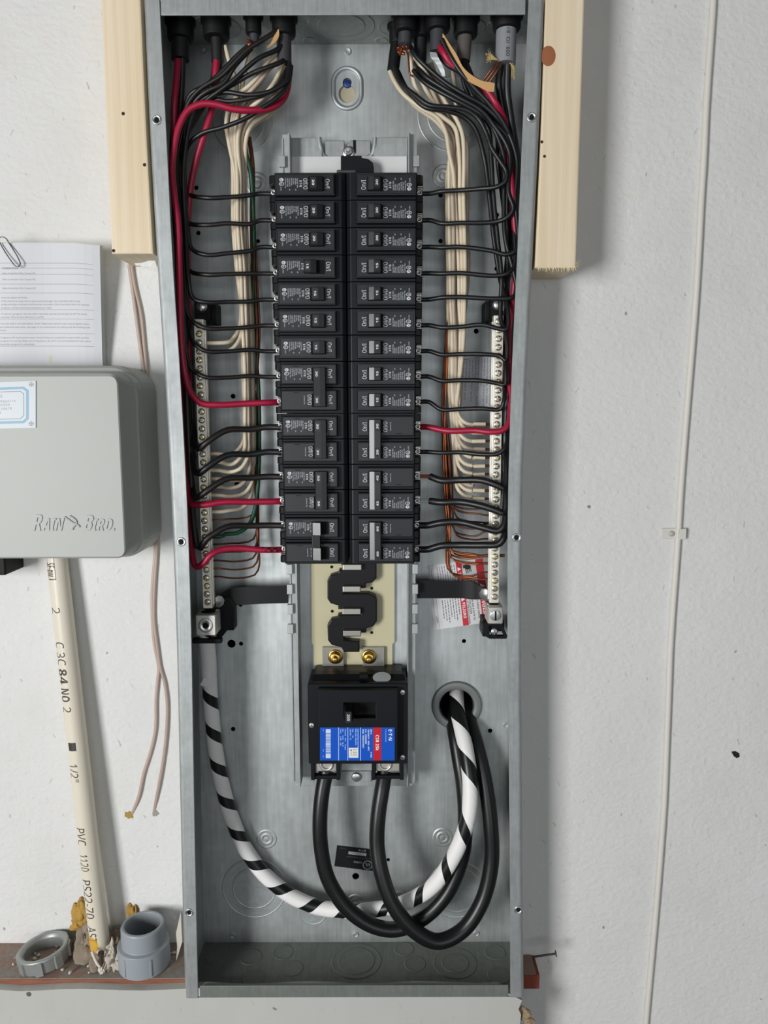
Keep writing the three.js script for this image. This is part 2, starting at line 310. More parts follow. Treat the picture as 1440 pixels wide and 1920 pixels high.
  for (const [x, y] of [[652, 97], [384, 97], [917, 97], [437, 1754], [667, 1752], [893, 1750], [949, 1359]]) {
    const c = P(x, y, 0); pp('rivet', lathe([[0.0036, 0], [0.0034, 0.0012], [0.0026, 0.0016], [0.0022, 0.0008], [1e-5, 0.0008]], c), M.galv, undefined, bp);
  }
  // keyhole boss, the screw and the wood behind it
  const kc = P(651, 166, 0), oval = (rx, ry) => { const s = new THREE.Shape(); s.absellipse(kc.x, kc.y, rx, ry, 0, 7); return s; };
  const st = (w, h) => { const q = []; for (let i = 0; i < 40; i++) { const a = i / 40 * 6.2832, sy = Math.sin(a) > 0 ? 1 : -1; q.push(V(kc.x + w * Math.cos(a), kc.y + sy * (h - w) + w * Math.sin(a), 0)); } return q; };
  pp('keyhole_boss', [tube([...st(0.0142, 0.0195), st(0.0142, 0.0195)[0]], 0.0024, 4, 8), tube([...st(0.0122, 0.0175), st(0.0122, 0.0175)[0]], 0.0007, 4, 6)], M.galv, undefined, bp);
  pp('mounting_screw', lathe([[0.0001, -0.0008], [0.0038, -0.001], [0.0044, -0.0022], [0.0044, -0.003]], kh.clone()), mat(0x2a3f78, 0.4, 0.3), 'blue painted mounting screw', bp);
  pp('backing_board', box(kl.x - 0.02, kl.x + 0.02, kl.y - 0.02, kl.y + 0.03, -0.006, -0.0031), mat(0xb5ad94, 0.8), 'beige board behind the keyhole', bp);
  // cover screw holes in the side lips
  for (const [x, y] of [[294, 225], [997, 220], [340, 1016], [968.5, 1008], [355, 1711], [972, 1706]]) {
    const c = P(x, y, LZ);
    const h = pp('cover_screw_hole', lathe([[0.0046, 0], [0.0042, 0.0007], [0.0034, 0.0010], [0.0026, 0.0004], [0.0022, 0.0001]], c), M.zinc, undefined, panel);
    pp('screw_hole', lathe([[0.0001, 0.0002], [0.0024, 0.00015]], c), M.hole, undefined, h);
  }
  // bushing in the big hole and the conduit behind
  const sc = 1 / 1735, bz = 0.0;
  const bu = pp('conduit_bushing', lathe([[bigR - 0.002, -0.012], [bigR - 0.002, 0.002], [bigR, 0.0042], [bigR + 0.0055, 0.0042], [bigR + 0.007, 0.0025], [bigR + 0.0072, 0.0]], bigHole, V(0, 0, 1), 48), mat(0x7d8280, 0.5, 0.35), 'grey bushing around the conduit hole');
  pp('conduit', lathe([[bigR - 0.0022, -0.1], [bigR - 0.0022, 0.0]], bigHole, V(0, 0, 1), 40), mat(0x1c1c1c, 0.8), undefined, bu);
}
// ---------- bus chassis ----------
const RZ = 0.034;
M.tabMetal = mat(0xb4b7b5, 0.42, 0.55);
const chassis = thing('bus_chassis', 'galvanized breaker chassis with notched rails, cream insulator and black bus covers', 'bus chassis', P(655, 1470, 0.0015));
const cp = (name, gs, m, label, parent = chassis) => { const g = merge(gs), o = chassis.position; g.translate(-o.x, -o.y, -o.z); return part(parent, name, g, m, label); };
{
  const xl = P(543, 1100, 0.03).x, xr = P(776, 1100, 0.03).x, yT = P(650, 252, RZ).y, yB = P(655, 1474, 0.012).y;
  const railT = P(530, 250, RZ).y, railB = P(555, 1474, RZ).y;
  cp('pan', [box(xl, xr, yB, yT - 0.002, 0.0105, 0.012, 0.0004)], M.galv);
  // rails: web, outward shelf, small raised lip
  const rail = (x, s) => [box(x, x + s * 0.0012, railB, railT, 0.004, RZ), box(x, x + s * 0.0068, railB + 0.001, railT, RZ - 0.0046, RZ - 0.0034), box(x - s * 0.0012, x, railB, railT, 0.004, RZ + 0.0035, 0.0004), box(x + s * 0.0062, x + s * 0.0074, railB + 0.004, railT - 0.004, 0.012, RZ - 0.002)];
  const XL = P(556, 1100, RZ).x, XR = P(766, 1100, RZ).x;
  cp('rail', rail(XL, -1), M.galvLip); cp('rail', rail(XR, 1), M.galvLip);
  // hook tabs punched along the outer edge of each rail
  for (let k = 0; k < 24; k++) {
    const y = P(545, 1105, RZ).y + (k - 2) * 0.0217;
    if (y > railT - 0.006) break;
    for (const [X, s] of [[XL, -1], [XR, 1]]) cp('hook_tab', box(X + s * 0.0040, X + s * 0.0102, y - 0.0054, y + 0.0054, RZ - 0.0034, RZ + 0.0012, 0.0007), M.tabMetal);
  }
  // cross plate with two raised shoulders above the breakers
  const c = (px, py, z) => P(px, py, z), y0 = c(650, 258, 0.02).y, y1 = c(650, 330, 0.02).y;
  cp('cross_plate', [box(c(536, 290, 0.02).x, c(604, 290, 0.02).x, y1, y0, 0.019, 0.0205, 0.0006), box(c(700, 290, 0.02).x, c(764, 290, 0.02).x, y1, y0, 0.019, 0.0205, 0.0006),
    box(c(608, 290, 0.018).x, c(646, 290, 0.018).x, c(650, 296, 0.018).y, c(650, 262, 0.018).y, 0.0135, 0.0165, 0.001), box(c(656, 290, 0.018).x, c(695, 290, 0.018).x, c(650, 296, 0.018).y, c(650, 262, 0.018).y, 0.0135, 0.0165, 0.001),
    tube([[598, 258, 0.0195], [601, 275, 0.019], [606, 291, 0.0165], [614, 296, 0.015]], 0.0024, 6, 8), tube([[703, 258, 0.0195], [702, 275, 0.019], [697, 291, 0.0165], [688, 296, 0.015]], 0.0024, 6, 8)], M.galvLip);
  cp('white_insulator', box(c(540, 300, 0.022).x, c(763, 300, 0.022).x, c(650, 345, 0.022).y, c(650, 293, 0.022).y, 0.0205, 0.0222, 0.0005), mat(0xd4d6d3, 0.5), 'white insulator strip above the breakers');
  const sc = c(653, 282, 0.0222); 
  cp('hex_screw', [lathe([[0.0062, 0], [0.006, 0.0012], [0.0042, 0.0014]], V(sc.x, sc.y, 0.0165), undefined, 24), lathe([[0.0044, 0.001], [0.0042, 0.005], [0.0034, 0.0056], [1e-5, 0.005]], V(sc.x, sc.y, 0.0165), undefined, 6)], M.zinc);
  cp('slot_clip', box(c(662, 275, 0.018).x, c(667, 275, 0.018).x, c(665, 286, 0.018).y, c(665, 262, 0.018).y, 0.0166, 0.0172), M.hole);
  // cream base with the black serpentine covers and plated stabs
  const ix0 = c(584, 1150, 0.016).x, ix1 = c(740, 1150, 0.016).x, iT = c(660, 1040, 0.016).y;
  const e = (px, py) => { const q = P(px, py, 0.0165); return [q.x, q.y]; };
  const ins = extrude([e(583, 1030), e(740, 1030), e(740, 1204), e(736, 1208), e(736, 1247), e(588, 1247), e(588, 1210), e(584, 1205)].reverse(), 0.0045, 0.0005); ins.translate(0, 0, 0.012);
  cp('cream_insulator', ins, M.cream, 'cream insulator plate');
  const ez = 0.026, E = (px, py) => { const q = P(px, py, ez); return [q.x, q.y]; };
  // left lobes (y 1075..1135, 1157..1215) and right lobes (1040..1092, 1117..1175) of one winding cover
  const serp = [[640, 1030], [702, 1030], [706, 1040], [706, 1084], [698, 1092], [686, 1094], [686, 1102], [645, 1102], [645, 1112], [692, 1112], [704, 1118], [707, 1126], [707, 1164], [700, 1174], [687, 1178], [687, 1186], [646, 1186], [646, 1200], [674, 1202], [674, 1222], [645, 1222], [640, 1213], [622, 1209], [615, 1200], [614, 1172], [621, 1161], [634, 1158], [634, 1152], [676, 1152], [676, 1142], [634, 1142], [634, 1135], [620, 1131], [614, 1122], [614, 1088], [620, 1078], [634, 1074], [636, 1068], [676, 1064], [640, 1060]];
  const sg = extrude(serp.map(([a, b]) => E(a, b)).reverse(), 0.0125, 0.0014); sg.translate(0, 0, 0.0152);
  cp('bus_cover', sg, M.busBlack, 'black winding bus cover');
  for (const [x, y, w] of [[660, 1064, 36], [659, 1105, 34], [659, 1147, 35], [660, 1188, 34]]) {
    const q = P(x, y, 0.034), hw = w / 2 / 1740; cp('stab', box(q.x - hw, q.x + hw, q.y - 0.0035, q.y + 0.0035, 0.0165, 0.034, 0.0012), M.tin);
  }
  for (const [x, y] of [[622, 1063], [697, 1103], [623, 1146], [697, 1186]]) { const q = P(x, y, 0.0165); cp('pin_hole', lathe([[1e-5, 0.0002], [0.0016, 0.0002], [0.0017, 0]], q), M.hole); }
  // plated tabs with brass nuts feeding the main breaker
  for (const [x0, x1, nx] of [[604, 645, 629], [680, 721, 692]]) {
    const a = P(x0, 1214, 0.022), b = P(x1, 1254, 0.022);
    const tb = cp('bus_tab', box(a.x, b.x, b.y, a.y, 0.0165, 0.0215, 0.0006), M.tin, 'plated bus tab');
    const q = P(nx, 1231, 0.0215);
    cp('brass_nut', [lathe([[0.0082, 0], [0.0082, 0.001], [0.0066, 0.0014]], q, undefined, 24), lathe([[0.0066, 0.001], [0.0064, 0.0062], [0.0052, 0.007], [0.0035, 0.0072]], q, undefined, 6), lathe([[0.0032, 0.006], [0.003, 0.0125], [0.002, 0.0132], [1e-5, 0.0132]], q, undefined, 16)], M.brass, 'brass nut on its stud', tb);
  }
  // top bus cap above the first breakers
  const capz = 0.036, C = (px, py) => { const q = P(px, py, capz); return [q.x, q.y]; };
  const cg = extrude([C(639, 292), C(678, 292), C(678, 296), C(690, 298), C(699, 305), C(701, 314), C(701, 335), C(639, 335)].reverse(), 0.014, 0.0006); cg.translate(0, 0, 0.0225);
  cp('bus_cap', cg, M.plastic, 'black plastic cap at the top of the bus');
  // bottom cross bar with screw
  const f = P(668, 1457, 0.016);
  cp('foot_bar', [box(P(640, 1457, 0.014).x, P(696, 1457, 0.014).x, P(668, 1466, 0.014).y, P(668, 1446, 0.014).y, 0.012, 0.0145, 0.0005)], M.galvLip);
  cp('foot_screw', [lathe([[0.0056, 0], [0.0054, 0.002], [0.004, 0.0032], [1e-5, 0.0034]], V(f.x, f.y, 0.0145))], M.zinc);
}

// ---------- branch breakers ----------
const BZ = 0.020;                                     // breakers stand on the stabs at this depth
const rowTop = P(650, 324, 0.064).y, rowBot = P(652, 1057, 0.064).y, pitch = (rowTop - rowBot) / 15;
const XoL = P(512, 640, 0.058).x, XC = P(651.5, 690, 0.066).x, XoR = P(791, 690, 0.058).x;
const BL = XC - XoL - 0.0004;
const rowY = (r) => rowTop - (r - 0.5) * pitch;       // centre of row r (1..15)
// wire ends and bus ends of the two stacks at a height y
const lerpX = (x0, x1, y, z) => { const t = (rowTop - y) / (rowTop - rowBot), q = 324 + 733 * t; return P(x0 + (x1 - x0) * t, q, z).x; };
const outX = { L: (y) => lerpX(501, 524, y, 0.058), R: (y) => lerpX(796, 789.5, y, 0.058) }, midX = { L: (y) => lerpX(647.5, 653.5, y, 0.066), R: (y) => lerpX(648.5, 655, y, 0.066) };
function printFace(full) {
  return canvasTex(192, 440, (x, w, h) => {          // reading orientation: the on end at the top
    x.fillStyle = '#191b1f'; x.fillRect(0, 0, w, h); x.fillStyle = '#d4d8da'; x.textAlign = 'center'; x.textBaseline = 'middle';
    x.font = '50px sans-serif'; x.fillText('On/I', w / 2 - 6, 46);
    x.font = '46px sans-serif'; x.fillText('Off/O', w / 2 - 6, 216);
    if (full) {
      x.font = 'bold 27px sans-serif'; x.fillText('E\u00b7T\u00b7N', w / 2 - 8, 251);
      x.fillStyle = '#b9bec2'; x.textAlign = 'left';
      const rows = ['Type BR 10kA', '120/240V~', 'CTL 40\u00b0C', 'HACR SWD', 'Cu/Al 60/75', 'LISTED 1V49', 'Common Trip']; x.font = 'bold 15px sans-serif';
      rows.forEach((t, i) => { x.fillText(t, 34 - (i % 2) * 3, 275 + i * 15.5); if (i % 3 === 1) x.fillText('HT', 140, 275 + i * 15.5); });
      x.fillStyle = '#d0d4d6'; x.beginPath(); x.arc(48, 400, 17, 0, 7); x.fill(); x.lineWidth = 5; x.strokeStyle = '#d0d4d6'; x.beginPath(); x.arc(90, 400, 17, 0, 7); x.stroke();
      x.font = 'bold 20px sans-serif'; x.textAlign = 'center'; x.fillText('UL', 90, 401); x.fillStyle = '#191b1f'; x.fillText('cE', 48, 401); x.fillStyle = '#b9bec2'; x.font = 'bold 13px sans-serif'; x.fillText('LISTED', 138, 404);
    } else { x.font = 'bold 15px sans-serif'; x.fillStyle = '#b0b4b8'; x.fillText('Common Trip', w / 2 - 4, 256); }
  });
}
const faceFull = mat(0xffffff, 0.42, 0, { map: printFace(true) }), faceBlank = mat(0xffffff, 0.42, 0, { map: printFace(false) });
const numMats = {};
for (const n of ['20', '15', '30', '45', '50', '60']) numMats[n] = mat(0xffffff, 0.45, 0, { map: canvasTex(96, 96, (x, w, h) => { x.fillStyle = '#15171a'; x.fillRect(0, 0, w, h); x.fillStyle = '#dfe2e3'; x.font = 'bold 52px sans-serif'; x.textAlign = 'center'; x.textBaseline = 'middle'; x.fillText(n, w / 2, h / 2 + 2); }) });
const SH = 0.0455, FT = 0.0515, H2 = pitch / 2 - 0.00025;  // shoulder and face height above the base
const fx0 = 0.0088, fx1 = 0.0640, fy = 0.0098;
const shared = {};
// geometry of one pole in its own frame: x from the wire end to the bus, y across, z up from the base
{
  const cheekPts = [[0, 0.012], [0.0012, 0.035], [0.0035, 0.0385], [0.0078, 0.0385], [0.0078, 0], [0.002, 0]];
  const cheek = (y0, y1) => { const g = extrude(cheekPts, y1 - y0, 0.0003); g.rotateX(Math.PI / 2); g.translate(0, y1, 0); return boxUV(g); };
  const prof = [[0.0072, 0], [0.0072, SH - 0.0015], [0.0085, SH], [BL - 0.004, SH], [BL - 0.003, SH - 0.0004], [BL, SH - 0.003], [BL, 0]];
  const bodyG = extrude(prof.reverse(), 2 * H2, 0.0004); bodyG.rotateX(Math.PI / 2); bodyG.translate(0, H2, 0);
  shared.body = [boxUV(bodyG), cheek(-H2, -0.0062), cheek(0.0050, H2), box(0.0015, 0.0076, -0.0065, 0.0055, 0, 0.018)];
  shared.bodyFlip = [boxUV(bodyG), cheek(0.0062, H2), cheek(-H2, -0.0050), box(0.0015, 0.0076, -0.0055, 0.0065, 0, 0.018)];
  shared.face = loft([[fx0 - 0.0006, fx1 + 0.0006, -fy - 0.0006, fy + 0.0006, 0.0006, SH - 0.001], [fx0 - 0.0002, fx1 + 0.0002, -fy - 0.0002, fy + 0.0002, 0.0007, FT - 0.0008], [fx0 + 0.0004, fx1 - 0.0004, -fy + 0.0004, fy - 0.0004, 0.0007, FT - 0.0001], [fx0 + 0.0008, fx1 - 0.0008, -fy + 0.0008, fy - 0.0008, 0.0007, FT]]);
  const ridge = (x0, x1, y0, y1) => box(x0, x1, y0, y1, FT - 0.0006, FT + 0.0005, 0.00025);
  shared.rim = [ridge(fx0, fx0 + 0.0007, -fy, fy), ridge(fx0, fx1, fy - 0.0007, fy), ridge(fx0, fx1, -fy, -fy + 0.0007), ridge(fx0 + 0.012, fx0 + 0.018, fy - 0.0028, fy - 0.0022)];
  shared.print = slab(V(fx1 - 0.0012, fy - 0.0012, FT + 0.00025), V(fx1 - 0.0012, -fy + 0.0012, FT + 0.00025), V(fx0 + 0.0012, -fy + 0.0012, FT + 0.00025), V(fx0 + 0.0012, fy - 0.0012, FT + 0.00025), 0.0002);
  shared.slot = loft([[0.0393, 0.0540, -0.0066, 0.0066, 0.0008, FT - 0.001], [0.0393, 0.0540, -0.0066, 0.0066, 0.0008, FT + 0.0005]]);
  const handle = (y0, y1, off) => {
    const o = off ? [[0.0355, FT], [0.0372, FT + 0.0058], [0.0380, FT + 0.0068], [0.0460, FT + 0.0088], [0.0466, FT + 0.0084], [0.0475, FT]] : [[0.0405, FT], [0.0412, FT + 0.0060], [0.0420, FT + 0.0066], [0.0478, FT + 0.0068], [0.0482, FT + 0.0067], [0.0527, FT + 0.0054], [0.0532, FT + 0.0050], [0.0536, FT]];
    const g = extrude(o.reverse(), y1 - y0, 0.0003); g.rotateX(Math.PI / 2); g.translate(0, y1, 0); return boxUV(g);
  };
  shared.handle = handle(-0.0062, 0.0062);
  shared.tie = [handle(-pitch / 2 - 0.0064, pitch / 2 + 0.0064)];
  shared.tieOff = [handle(-pitch / 2 - 0.0064, -pitch / 2 + 0.0064, true), handle(pitch / 2 - 0.0064, pitch / 2 + 0.0064, true), box(0.0370, 0.0455, -pitch / 2 + 0.006, pitch / 2 - 0.006, FT + 0.001, FT + 0.0068, 0.0005)];
  const nz0 = FT + 0.0066 + 0.0003, nz1 = FT + 0.0068 + 0.0003;
  shared.num = slab(V(0.0477, 0.0045, nz1), V(0.0477, -0.0045, nz1), V(0.0421, -0.0045, nz0), V(0.0421, 0.0045, nz0), 0.0002);
  shared.lug = [box(0.0008, 0.0066, -0.0052, 0.0046, 0.022, 0.0245, 0.0008), lathe([[0.0032, 0], [0.0031, 0.0024], [0.0026, 0.0030], [0.0012, 0.0031], [0.0010, 0.0024], [1e-5, 0.0024]], V(0.0042, 0.0004, 0.0245), undefined, 18), box(0.0006, 0.0064, -0.0052, -0.0040, 0.019, 0.0305, 0.0005)];
}
const sharedMerged = {}; for (const k in shared) sharedMerged[k] = merge(shared[k]);
const silver = mat(0xa9a8a4, 0.36, 0.9);
function poles(t, n, num, off, col, trip) {
  const mk = (name, key, m, y, parent = t, label) => { const g = sharedMerged[key], me = new THREE.Mesh(g, m); me.name = name; me.position.y = y; if (label) me.userData.label = label; parent.add(me); return me; };
  for (let k = 0; k < n; k++) {
    const y = n === 1 ? 0 : (k ? -pitch / 2 : pitch / 2);
    mk('case', col === 'L' ? 'body' : 'bodyFlip', M.plastic, y); const f = mk('face', 'face', M.plastic, y); mk('face_rim', 'rim', n === 1 ? M.rim : M.plastic, 0, f);
    mk('printed_label', 'print', k ? faceBlank : faceFull, 0, f, 'white print on the breaker face'); mk('handle_slot', 'slot', M.hole, 0, f); mk('terminal', 'lug', silver, y + (col === 'L' ? -0.0006 : 0.0006), t, 'silver screw terminal');
  }
  const h = mk('handle', n === 1 ? 'handle' : off ? 'tieOff' : 'tie', M.gloss, 0);
  if (trip) h.position.x = -0.0068;
  if (!off) for (let k = 0; k < n; k++) mk('rating', 'num', numMats[num], n === 1 ? 0 : (k ? -pitch / 2 : pitch / 2), h, 'white number ' + num);
}
M.rim = mat(0x34373b, 0.3);
M.gloss = mat(0x121316, 0.3);
const ORD = ['', 'top', 'second', 'third', 'fourth', 'fifth', 'sixth', 'seventh', 'eighth', 'ninth'];
const W = { 20: 'twenty', 15: 'fifteen' };
const colL = ['20', '20', '20', '15', '15', '15', '15'], colR = ['20', '20', '20', '15', '15', '15', '15', '15', '15'];
const feed = { L: {}, R: {} };   // what each row's wire feeds, for its label
const colName = { L: 'left-column stack', R: 'right-column stack' };
function breaker(col, row, n, num, label, off) {
  const yc = n === 1 ? rowY(row) : (rowY(row) + rowY(row + 1)) / 2;
  const t = thing(n === 1 ? 'circuit_breaker' : 'double_circuit_breaker', label, 'breaker', [outX[col](yc), yc, BZ], n === 1 ? 'single breakers' : 'double breakers');
  if (col === 'R') t.rotation.z = Math.PI;
  t.scale.x = Math.abs(midX[col](yc) - outX[col](yc)) / (BL + 0.0004);
  poles(t, n, num, off, col, col === 'L' && row === 4); return t;
}
colL.forEach((n, i) => { breaker('L', i + 1, 1, n, i === 3 ? 'black fifteen amp breaker tripped to off, fourth from the top in the left-column stack' : `black ${W[n]} amp breaker, ${ORD[i + 1]} from the top in the ${colName.L}`); feed.L[i + 1] = `the ${ORD[i + 1]} single breaker of the ${colName.L}`; });
colR.forEach((n, i) => { breaker('R', i + 1, 1, n, `black ${W[n]} amp breaker, ${ORD[i + 1]} from the top in the ${colName.R}`); feed.R[i + 1] = `the ${ORD[i + 1]} single breaker of the ${colName.R}`; });
for (const [c, r, n, l, f, off] of [['L', 8, '30', 'double thirty amp breaker fed by one black and one red wire', 'the thirty amp double breaker under seven single ones'], ['L', 10, '30', 'double thirty amp breaker fed by two black wires in the left-column stack', 'the second thirty amp double breaker'],
  ['L', 12, '50', 'double breaker marked fifty on its black tie bar', 'the fifty amp double breaker'], ['L', 14, '60', 'double breaker switched off, its pale glossy tie bar leaning outward', 'the switched-off double breaker', true],
  ['R', 10, '30', 'double thirty amp breaker in the right-column stack under the nine single ones', 'the right-column thirty amp double breaker'], ['R', 12, '45', 'double breaker marked forty-five on its handles', 'the forty-five amp double breaker'], ['R', 14, '60', 'double breaker marked sixty at the foot of the right-column stack', 'the sixty amp double breaker']]) {
  breaker(c, r, 2, n, l, off); feed[c][r] = 'the upper pole of ' + f; feed[c][r + 1] = 'the lower pole of ' + f;
}
// centre spine seen as a dark gap and small cap at the top
const term = (col, row) => (col === 'L' ? V(outX.L(rowY(row)) + 0.003, rowY(row) - 0.0014, BZ + 0.0222) : V(outX.R(rowY(row)) - 0.003, rowY(row) - 0.0014, BZ + 0.0222));
one('bus_end_cap', 'small grey plastic cap at the head of the two breaker stacks', 'cap', [box(P(631, 322, 0.06).x, P(668, 322, 0.06).x, P(650, 325, 0.06).y, P(650, 318, 0.06).y, 0.045, 0.061, 0.002)], mat(0x3a3d40, 0.5));
// ---------- main breaker ----------
{
  const z0 = 0.0165, c = P(671, 1440, z0), main = thing('main_breaker', 'large black 200 amp main breaker with a blue and red label', 'breaker', [c.x, c.y, z0]);
  const mp = (name, gs, m, label, parent = main) => { const g = merge(gs); g.translate(-c.x, -c.y, -z0); return part(parent, name, g, m, label); };
  const X = (px, z = 0.066, py = 1360) => P(px, py, z).x, Y = (py, z = 0.066) => P(670, py, z).y;
  const zb = 0.062, zf = 0.072;
  mp('case', [loft([[X(577), X(765), Y(1436), Y(1284), 0.002, z0], [X(577), X(765), Y(1436), Y(1284), 0.002, zb - 0.001], [X(577) + 0.0008, X(765) - 0.0008, Y(1436) + 0.0008, Y(1284) - 0.0008, 0.002, zb]]),
    loft([[X(588, 0.04), X(757, 0.04), Y(1292, 0.05), Y(1249, 0.022), 0.004, z0], [X(588, 0.04), X(757, 0.04), Y(1292, 0.05), Y(1249, 0.022), 0.004, 0.036], [X(585, 0.045), X(760, 0.045), Y(1293, 0.05), Y(1258, 0.036), 0.004, 0.046], [X(582, 0.055), X(763, 0.055), Y(1295, 0.05), Y(1286, 0.058), 0.003, 0.059]])], M.plastic);
  const fhole = new THREE.Path([[645, 1347], [645, 1318], [704, 1318], [704, 1347]].map(([a, b]) => new THREE.Vector2(X(a, zf, 1332), Y(b, zf))));
  const fo = [[X(597, zf), Y(1431, zf)], [X(746, zf), Y(1431, zf)], [X(746, zf), Y(1294, zf)], [X(597, zf), Y(1294, zf)]];
  const fr = extrude(fo, zf - zb + 0.002, 0.0009, [fhole]); fr.translate(0, 0, zb - 0.002);
  mp('raised_face', fr, M.plastic);
  mp('handle_recess', box(X(644, zf), X(705, zf), Y(1348, zf), Y(1317, zf), zb - 0.0018, zb + 0.0004), M.hole);
  const hz = 0.088, h = mp('handle', loft([[X(646, zf), X(664, zf), Y(1347, zf), Y(1319, zf), 0.001, zb], [X(645, 0.08), X(662, 0.08), Y(1350, 0.08), Y(1328, 0.08), 0.001, 0.078], [X(647, hz), X(660, hz), Y(1357, hz), Y(1334, hz), 0.001, hz - 0.0006], [X(647.6, hz), X(659.4, hz), Y(1356, hz), Y(1335, hz), 0.001, hz]]), M.plasticMatte);
  const q = (px, py, z) => P(px, py, z);
  mp('rating', slab(q(659, 1335.5, hz + 0.0002), q(659, 1355.5, hz + 0.0002), q(648, 1355.5, hz + 0.0002), q(648, 1335.5, hz + 0.0002), 0.0002), mat(0xffffff, 0.5, 0, { map: canvasTex(128, 72, (x, w, hh) => { x.fillStyle = '#1b2124'; x.fillRect(0, 0, w, hh); x.fillStyle = '#ccd2d2'; x.font = 'bold 50px sans-serif'; x.textAlign = 'center'; x.textBaseline = 'middle'; x.fillText('200', w / 2, hh / 2 + 2); }) }), 'number 200', h);
  // blue label (read from its own top, which points to the right in the panel)
  const lab = canvasTex(512, 1120, (x, w, hh) => {
    x.fillStyle = '#0a55c4'; x.fillRect(0, 0, w, hh); x.fillStyle = '#c81f2c'; x.fillRect(0, 202, w, 118);
    x.fillStyle = '#eef3f8'; x.textBaseline = 'middle'; x.textAlign = 'left'; x.font = 'bold 74px sans-serif'; x.fillText('E\u00b7T\u00b7N', 26, 66); x.font = '30px sans-serif'; x.fillStyle = '#a9cbf0'; x.fillText('Circuit Breaker', 28, 132);
    x.fillStyle = '#eef3f8'; x.font = 'bold 66px sans-serif'; x.fillText('CSR 25k', 112, 262);
    x.font = 'bold 32px sans-serif'; x.fillText('200 A', 24, 352); x.fillText('2 Pole', 376, 352); x.fillText('120/240 V~  60Hz  40\u00b0C', 24, 392); x.fillText('Cat.  CSR2200N', 24, 432); x.fillText('Style  TB2661678G7', 24, 472);
    x.fillRect(0, 508, w, 7); x.fillStyle = '#bcd7f5'; x.font = 'bold 28px sans-serif'; x.fillText('Interrupting Capacity', 20, 548); x.fillText('RMS Sym. Amperes', 20, 582); x.fillText('Volt       kA', 20, 628); x.fillText('120/240 ~  25', 20, 664);
    x.fillStyle = '#eef3f8'; x.fillRect(0, 700, w, 7); x.fillRect(0, 838, w, 7); x.fillStyle = '#bcd7f5'; x.font = 'bold 26px sans-serif'; x.fillText('Terminal    Wire      Torque', 20, 740); x.fillText('Size        Cu/Al     Lb. In.', 20, 776); x.fillText('CU-AL      2-300     250', 20, 810);
    x.fillStyle = '#d4def0'; x.fillRect(26, 960, 62, 74); x.fillRect(414, 960, 62, 74); let k = 98; let s = 3; while (k < 406) { s = (s * 1103515245 + 12345) >>> 0; const b = 3 + (s >> 16) % 9; x.fillStyle = '#d4def0'; x.fillRect(k, 960, b, 74); k += b + 3 + (s >> 20) % 6; }
    x.fillStyle = '#bcd7f5'; x.font = '20px sans-serif'; x.fillText('REV', 26, 1070); x.fillText('1V49', 330, 1070); x.fillText('USA', 430, 1070);
  });
  const zl = zf + 0.0004; const L = mp('rating_label', slab(q(740, 1364, zl), q(740, 1426, zl), q(600, 1426, zl), q(600, 1364, zl), 0.0003), mat(0xffffff, 0.35, 0, { map: lab }), 'blue rating label with a red band');
  mp('inspection_sticker', slab(q(672, 1402, zl + 0.0003), q(672, 1421, zl + 0.0003), q(654, 1421, zl + 0.0003), q(654, 1402, zl + 0.0003), 0.0002), mat(0xffffff, 0.5, 0, { map: canvasTex(96, 96, (x, w, hh) => { x.fillStyle = '#e6e6e0'; x.fillRect(0, 0, w, hh); x.fillStyle = '#6a6a66'; for (let i = 0; i < 5; i++) for (let j = 0; j < 3; j++) x.fillRect(14 + j * 24, 16 + i * 9, 6 + ((i * 7 + j * 5) % 14), 4); x.beginPath(); x.arc(24, 72, 8, 0, 7); x.fill(); x.fillRect(40, 70, 36, 4); }) }), 'small white sticker', L);
  const ov = P(716, 1270, 0.0525); const og = lathe([[1e-5, 0.0006], [0.0094, 0.0006], [0.0096, 0]], V(0, 0, 0), undefined, 32); og.scale(1, 0.62, 1); og.rotateX(-0.72); og.translate(ov.x, ov.y, ov.z);
  mp('oval_sticker', og, mat(0x8c908e, 0.5), 'small oval silver sticker');
  mp('trip_slot', box(P(674, 1268, 0.0525).x, P(690, 1268, 0.0525).x, P(680, 1271, 0.0525).y, P(680, 1265, 0.0525).y, 0.045, 0.0535), M.hole);
  for (const [x, y] of [[584.5, 1360], [754.5, 1298], [754.5, 1420]]) { const s = P(x, y, zb); mp('case_screw', [lathe([[0.0031, -0.001], [0.003, 0.0006], [0.0022, 0.0011], [1e-5, 0.0012]], s, undefined, 20), box(s.x - 0.0019, s.x + 0.0019, s.y - 0.0004, s.y + 0.0004, s.z + 0.0010, s.z + 0.00135), box(s.x - 0.0004, s.x + 0.0004, s.y - 0.0019, s.y + 0.0019, s.z + 0.0010, s.z + 0.00135)], M.zinc, 'zinc case screw'); }
  // the two wire terminals below
  for (const [a, b, cb] of [[583, 638, 612], [697, 757, 722]]) {
    const Z = 0.05, x0 = X(a, Z, 1450), x1 = X(b, Z, 1450), yb = Y(1463, Z), yt = Y(1430, Z), w = 0.0042;
    const tm = mp('terminal_shroud', [box(x0, x0 + w, yb, yt, z0, Z, 0.0008), box(x1 - w, x1, yb, yt, z0, Z, 0.0008), box(x0, x1, yb, yb + 0.0042, 0.04, Z - 0.002, 0.0008)], M.plastic);
    mp('wire_lug', [box(x0 + w, x1 - w, yb + 0.008, yt + 0.004, 0.022, 0.046, 0.001)], M.alu, 'silver wire lug', tm);
    const s = P(cb, 1434, 0.048); const ring = new THREE.TorusGeometry(0.0062, 0.0016, 10, 28); ring.translate(s.x, s.y, 0.0468); mp('lug_screw', [ring, lathe([[1e-5, -0.001], [0.0048, -0.001]], V(s.x, s.y, 0.0472))], M.alu, 'ring-headed lug screw', tm);
  }
}

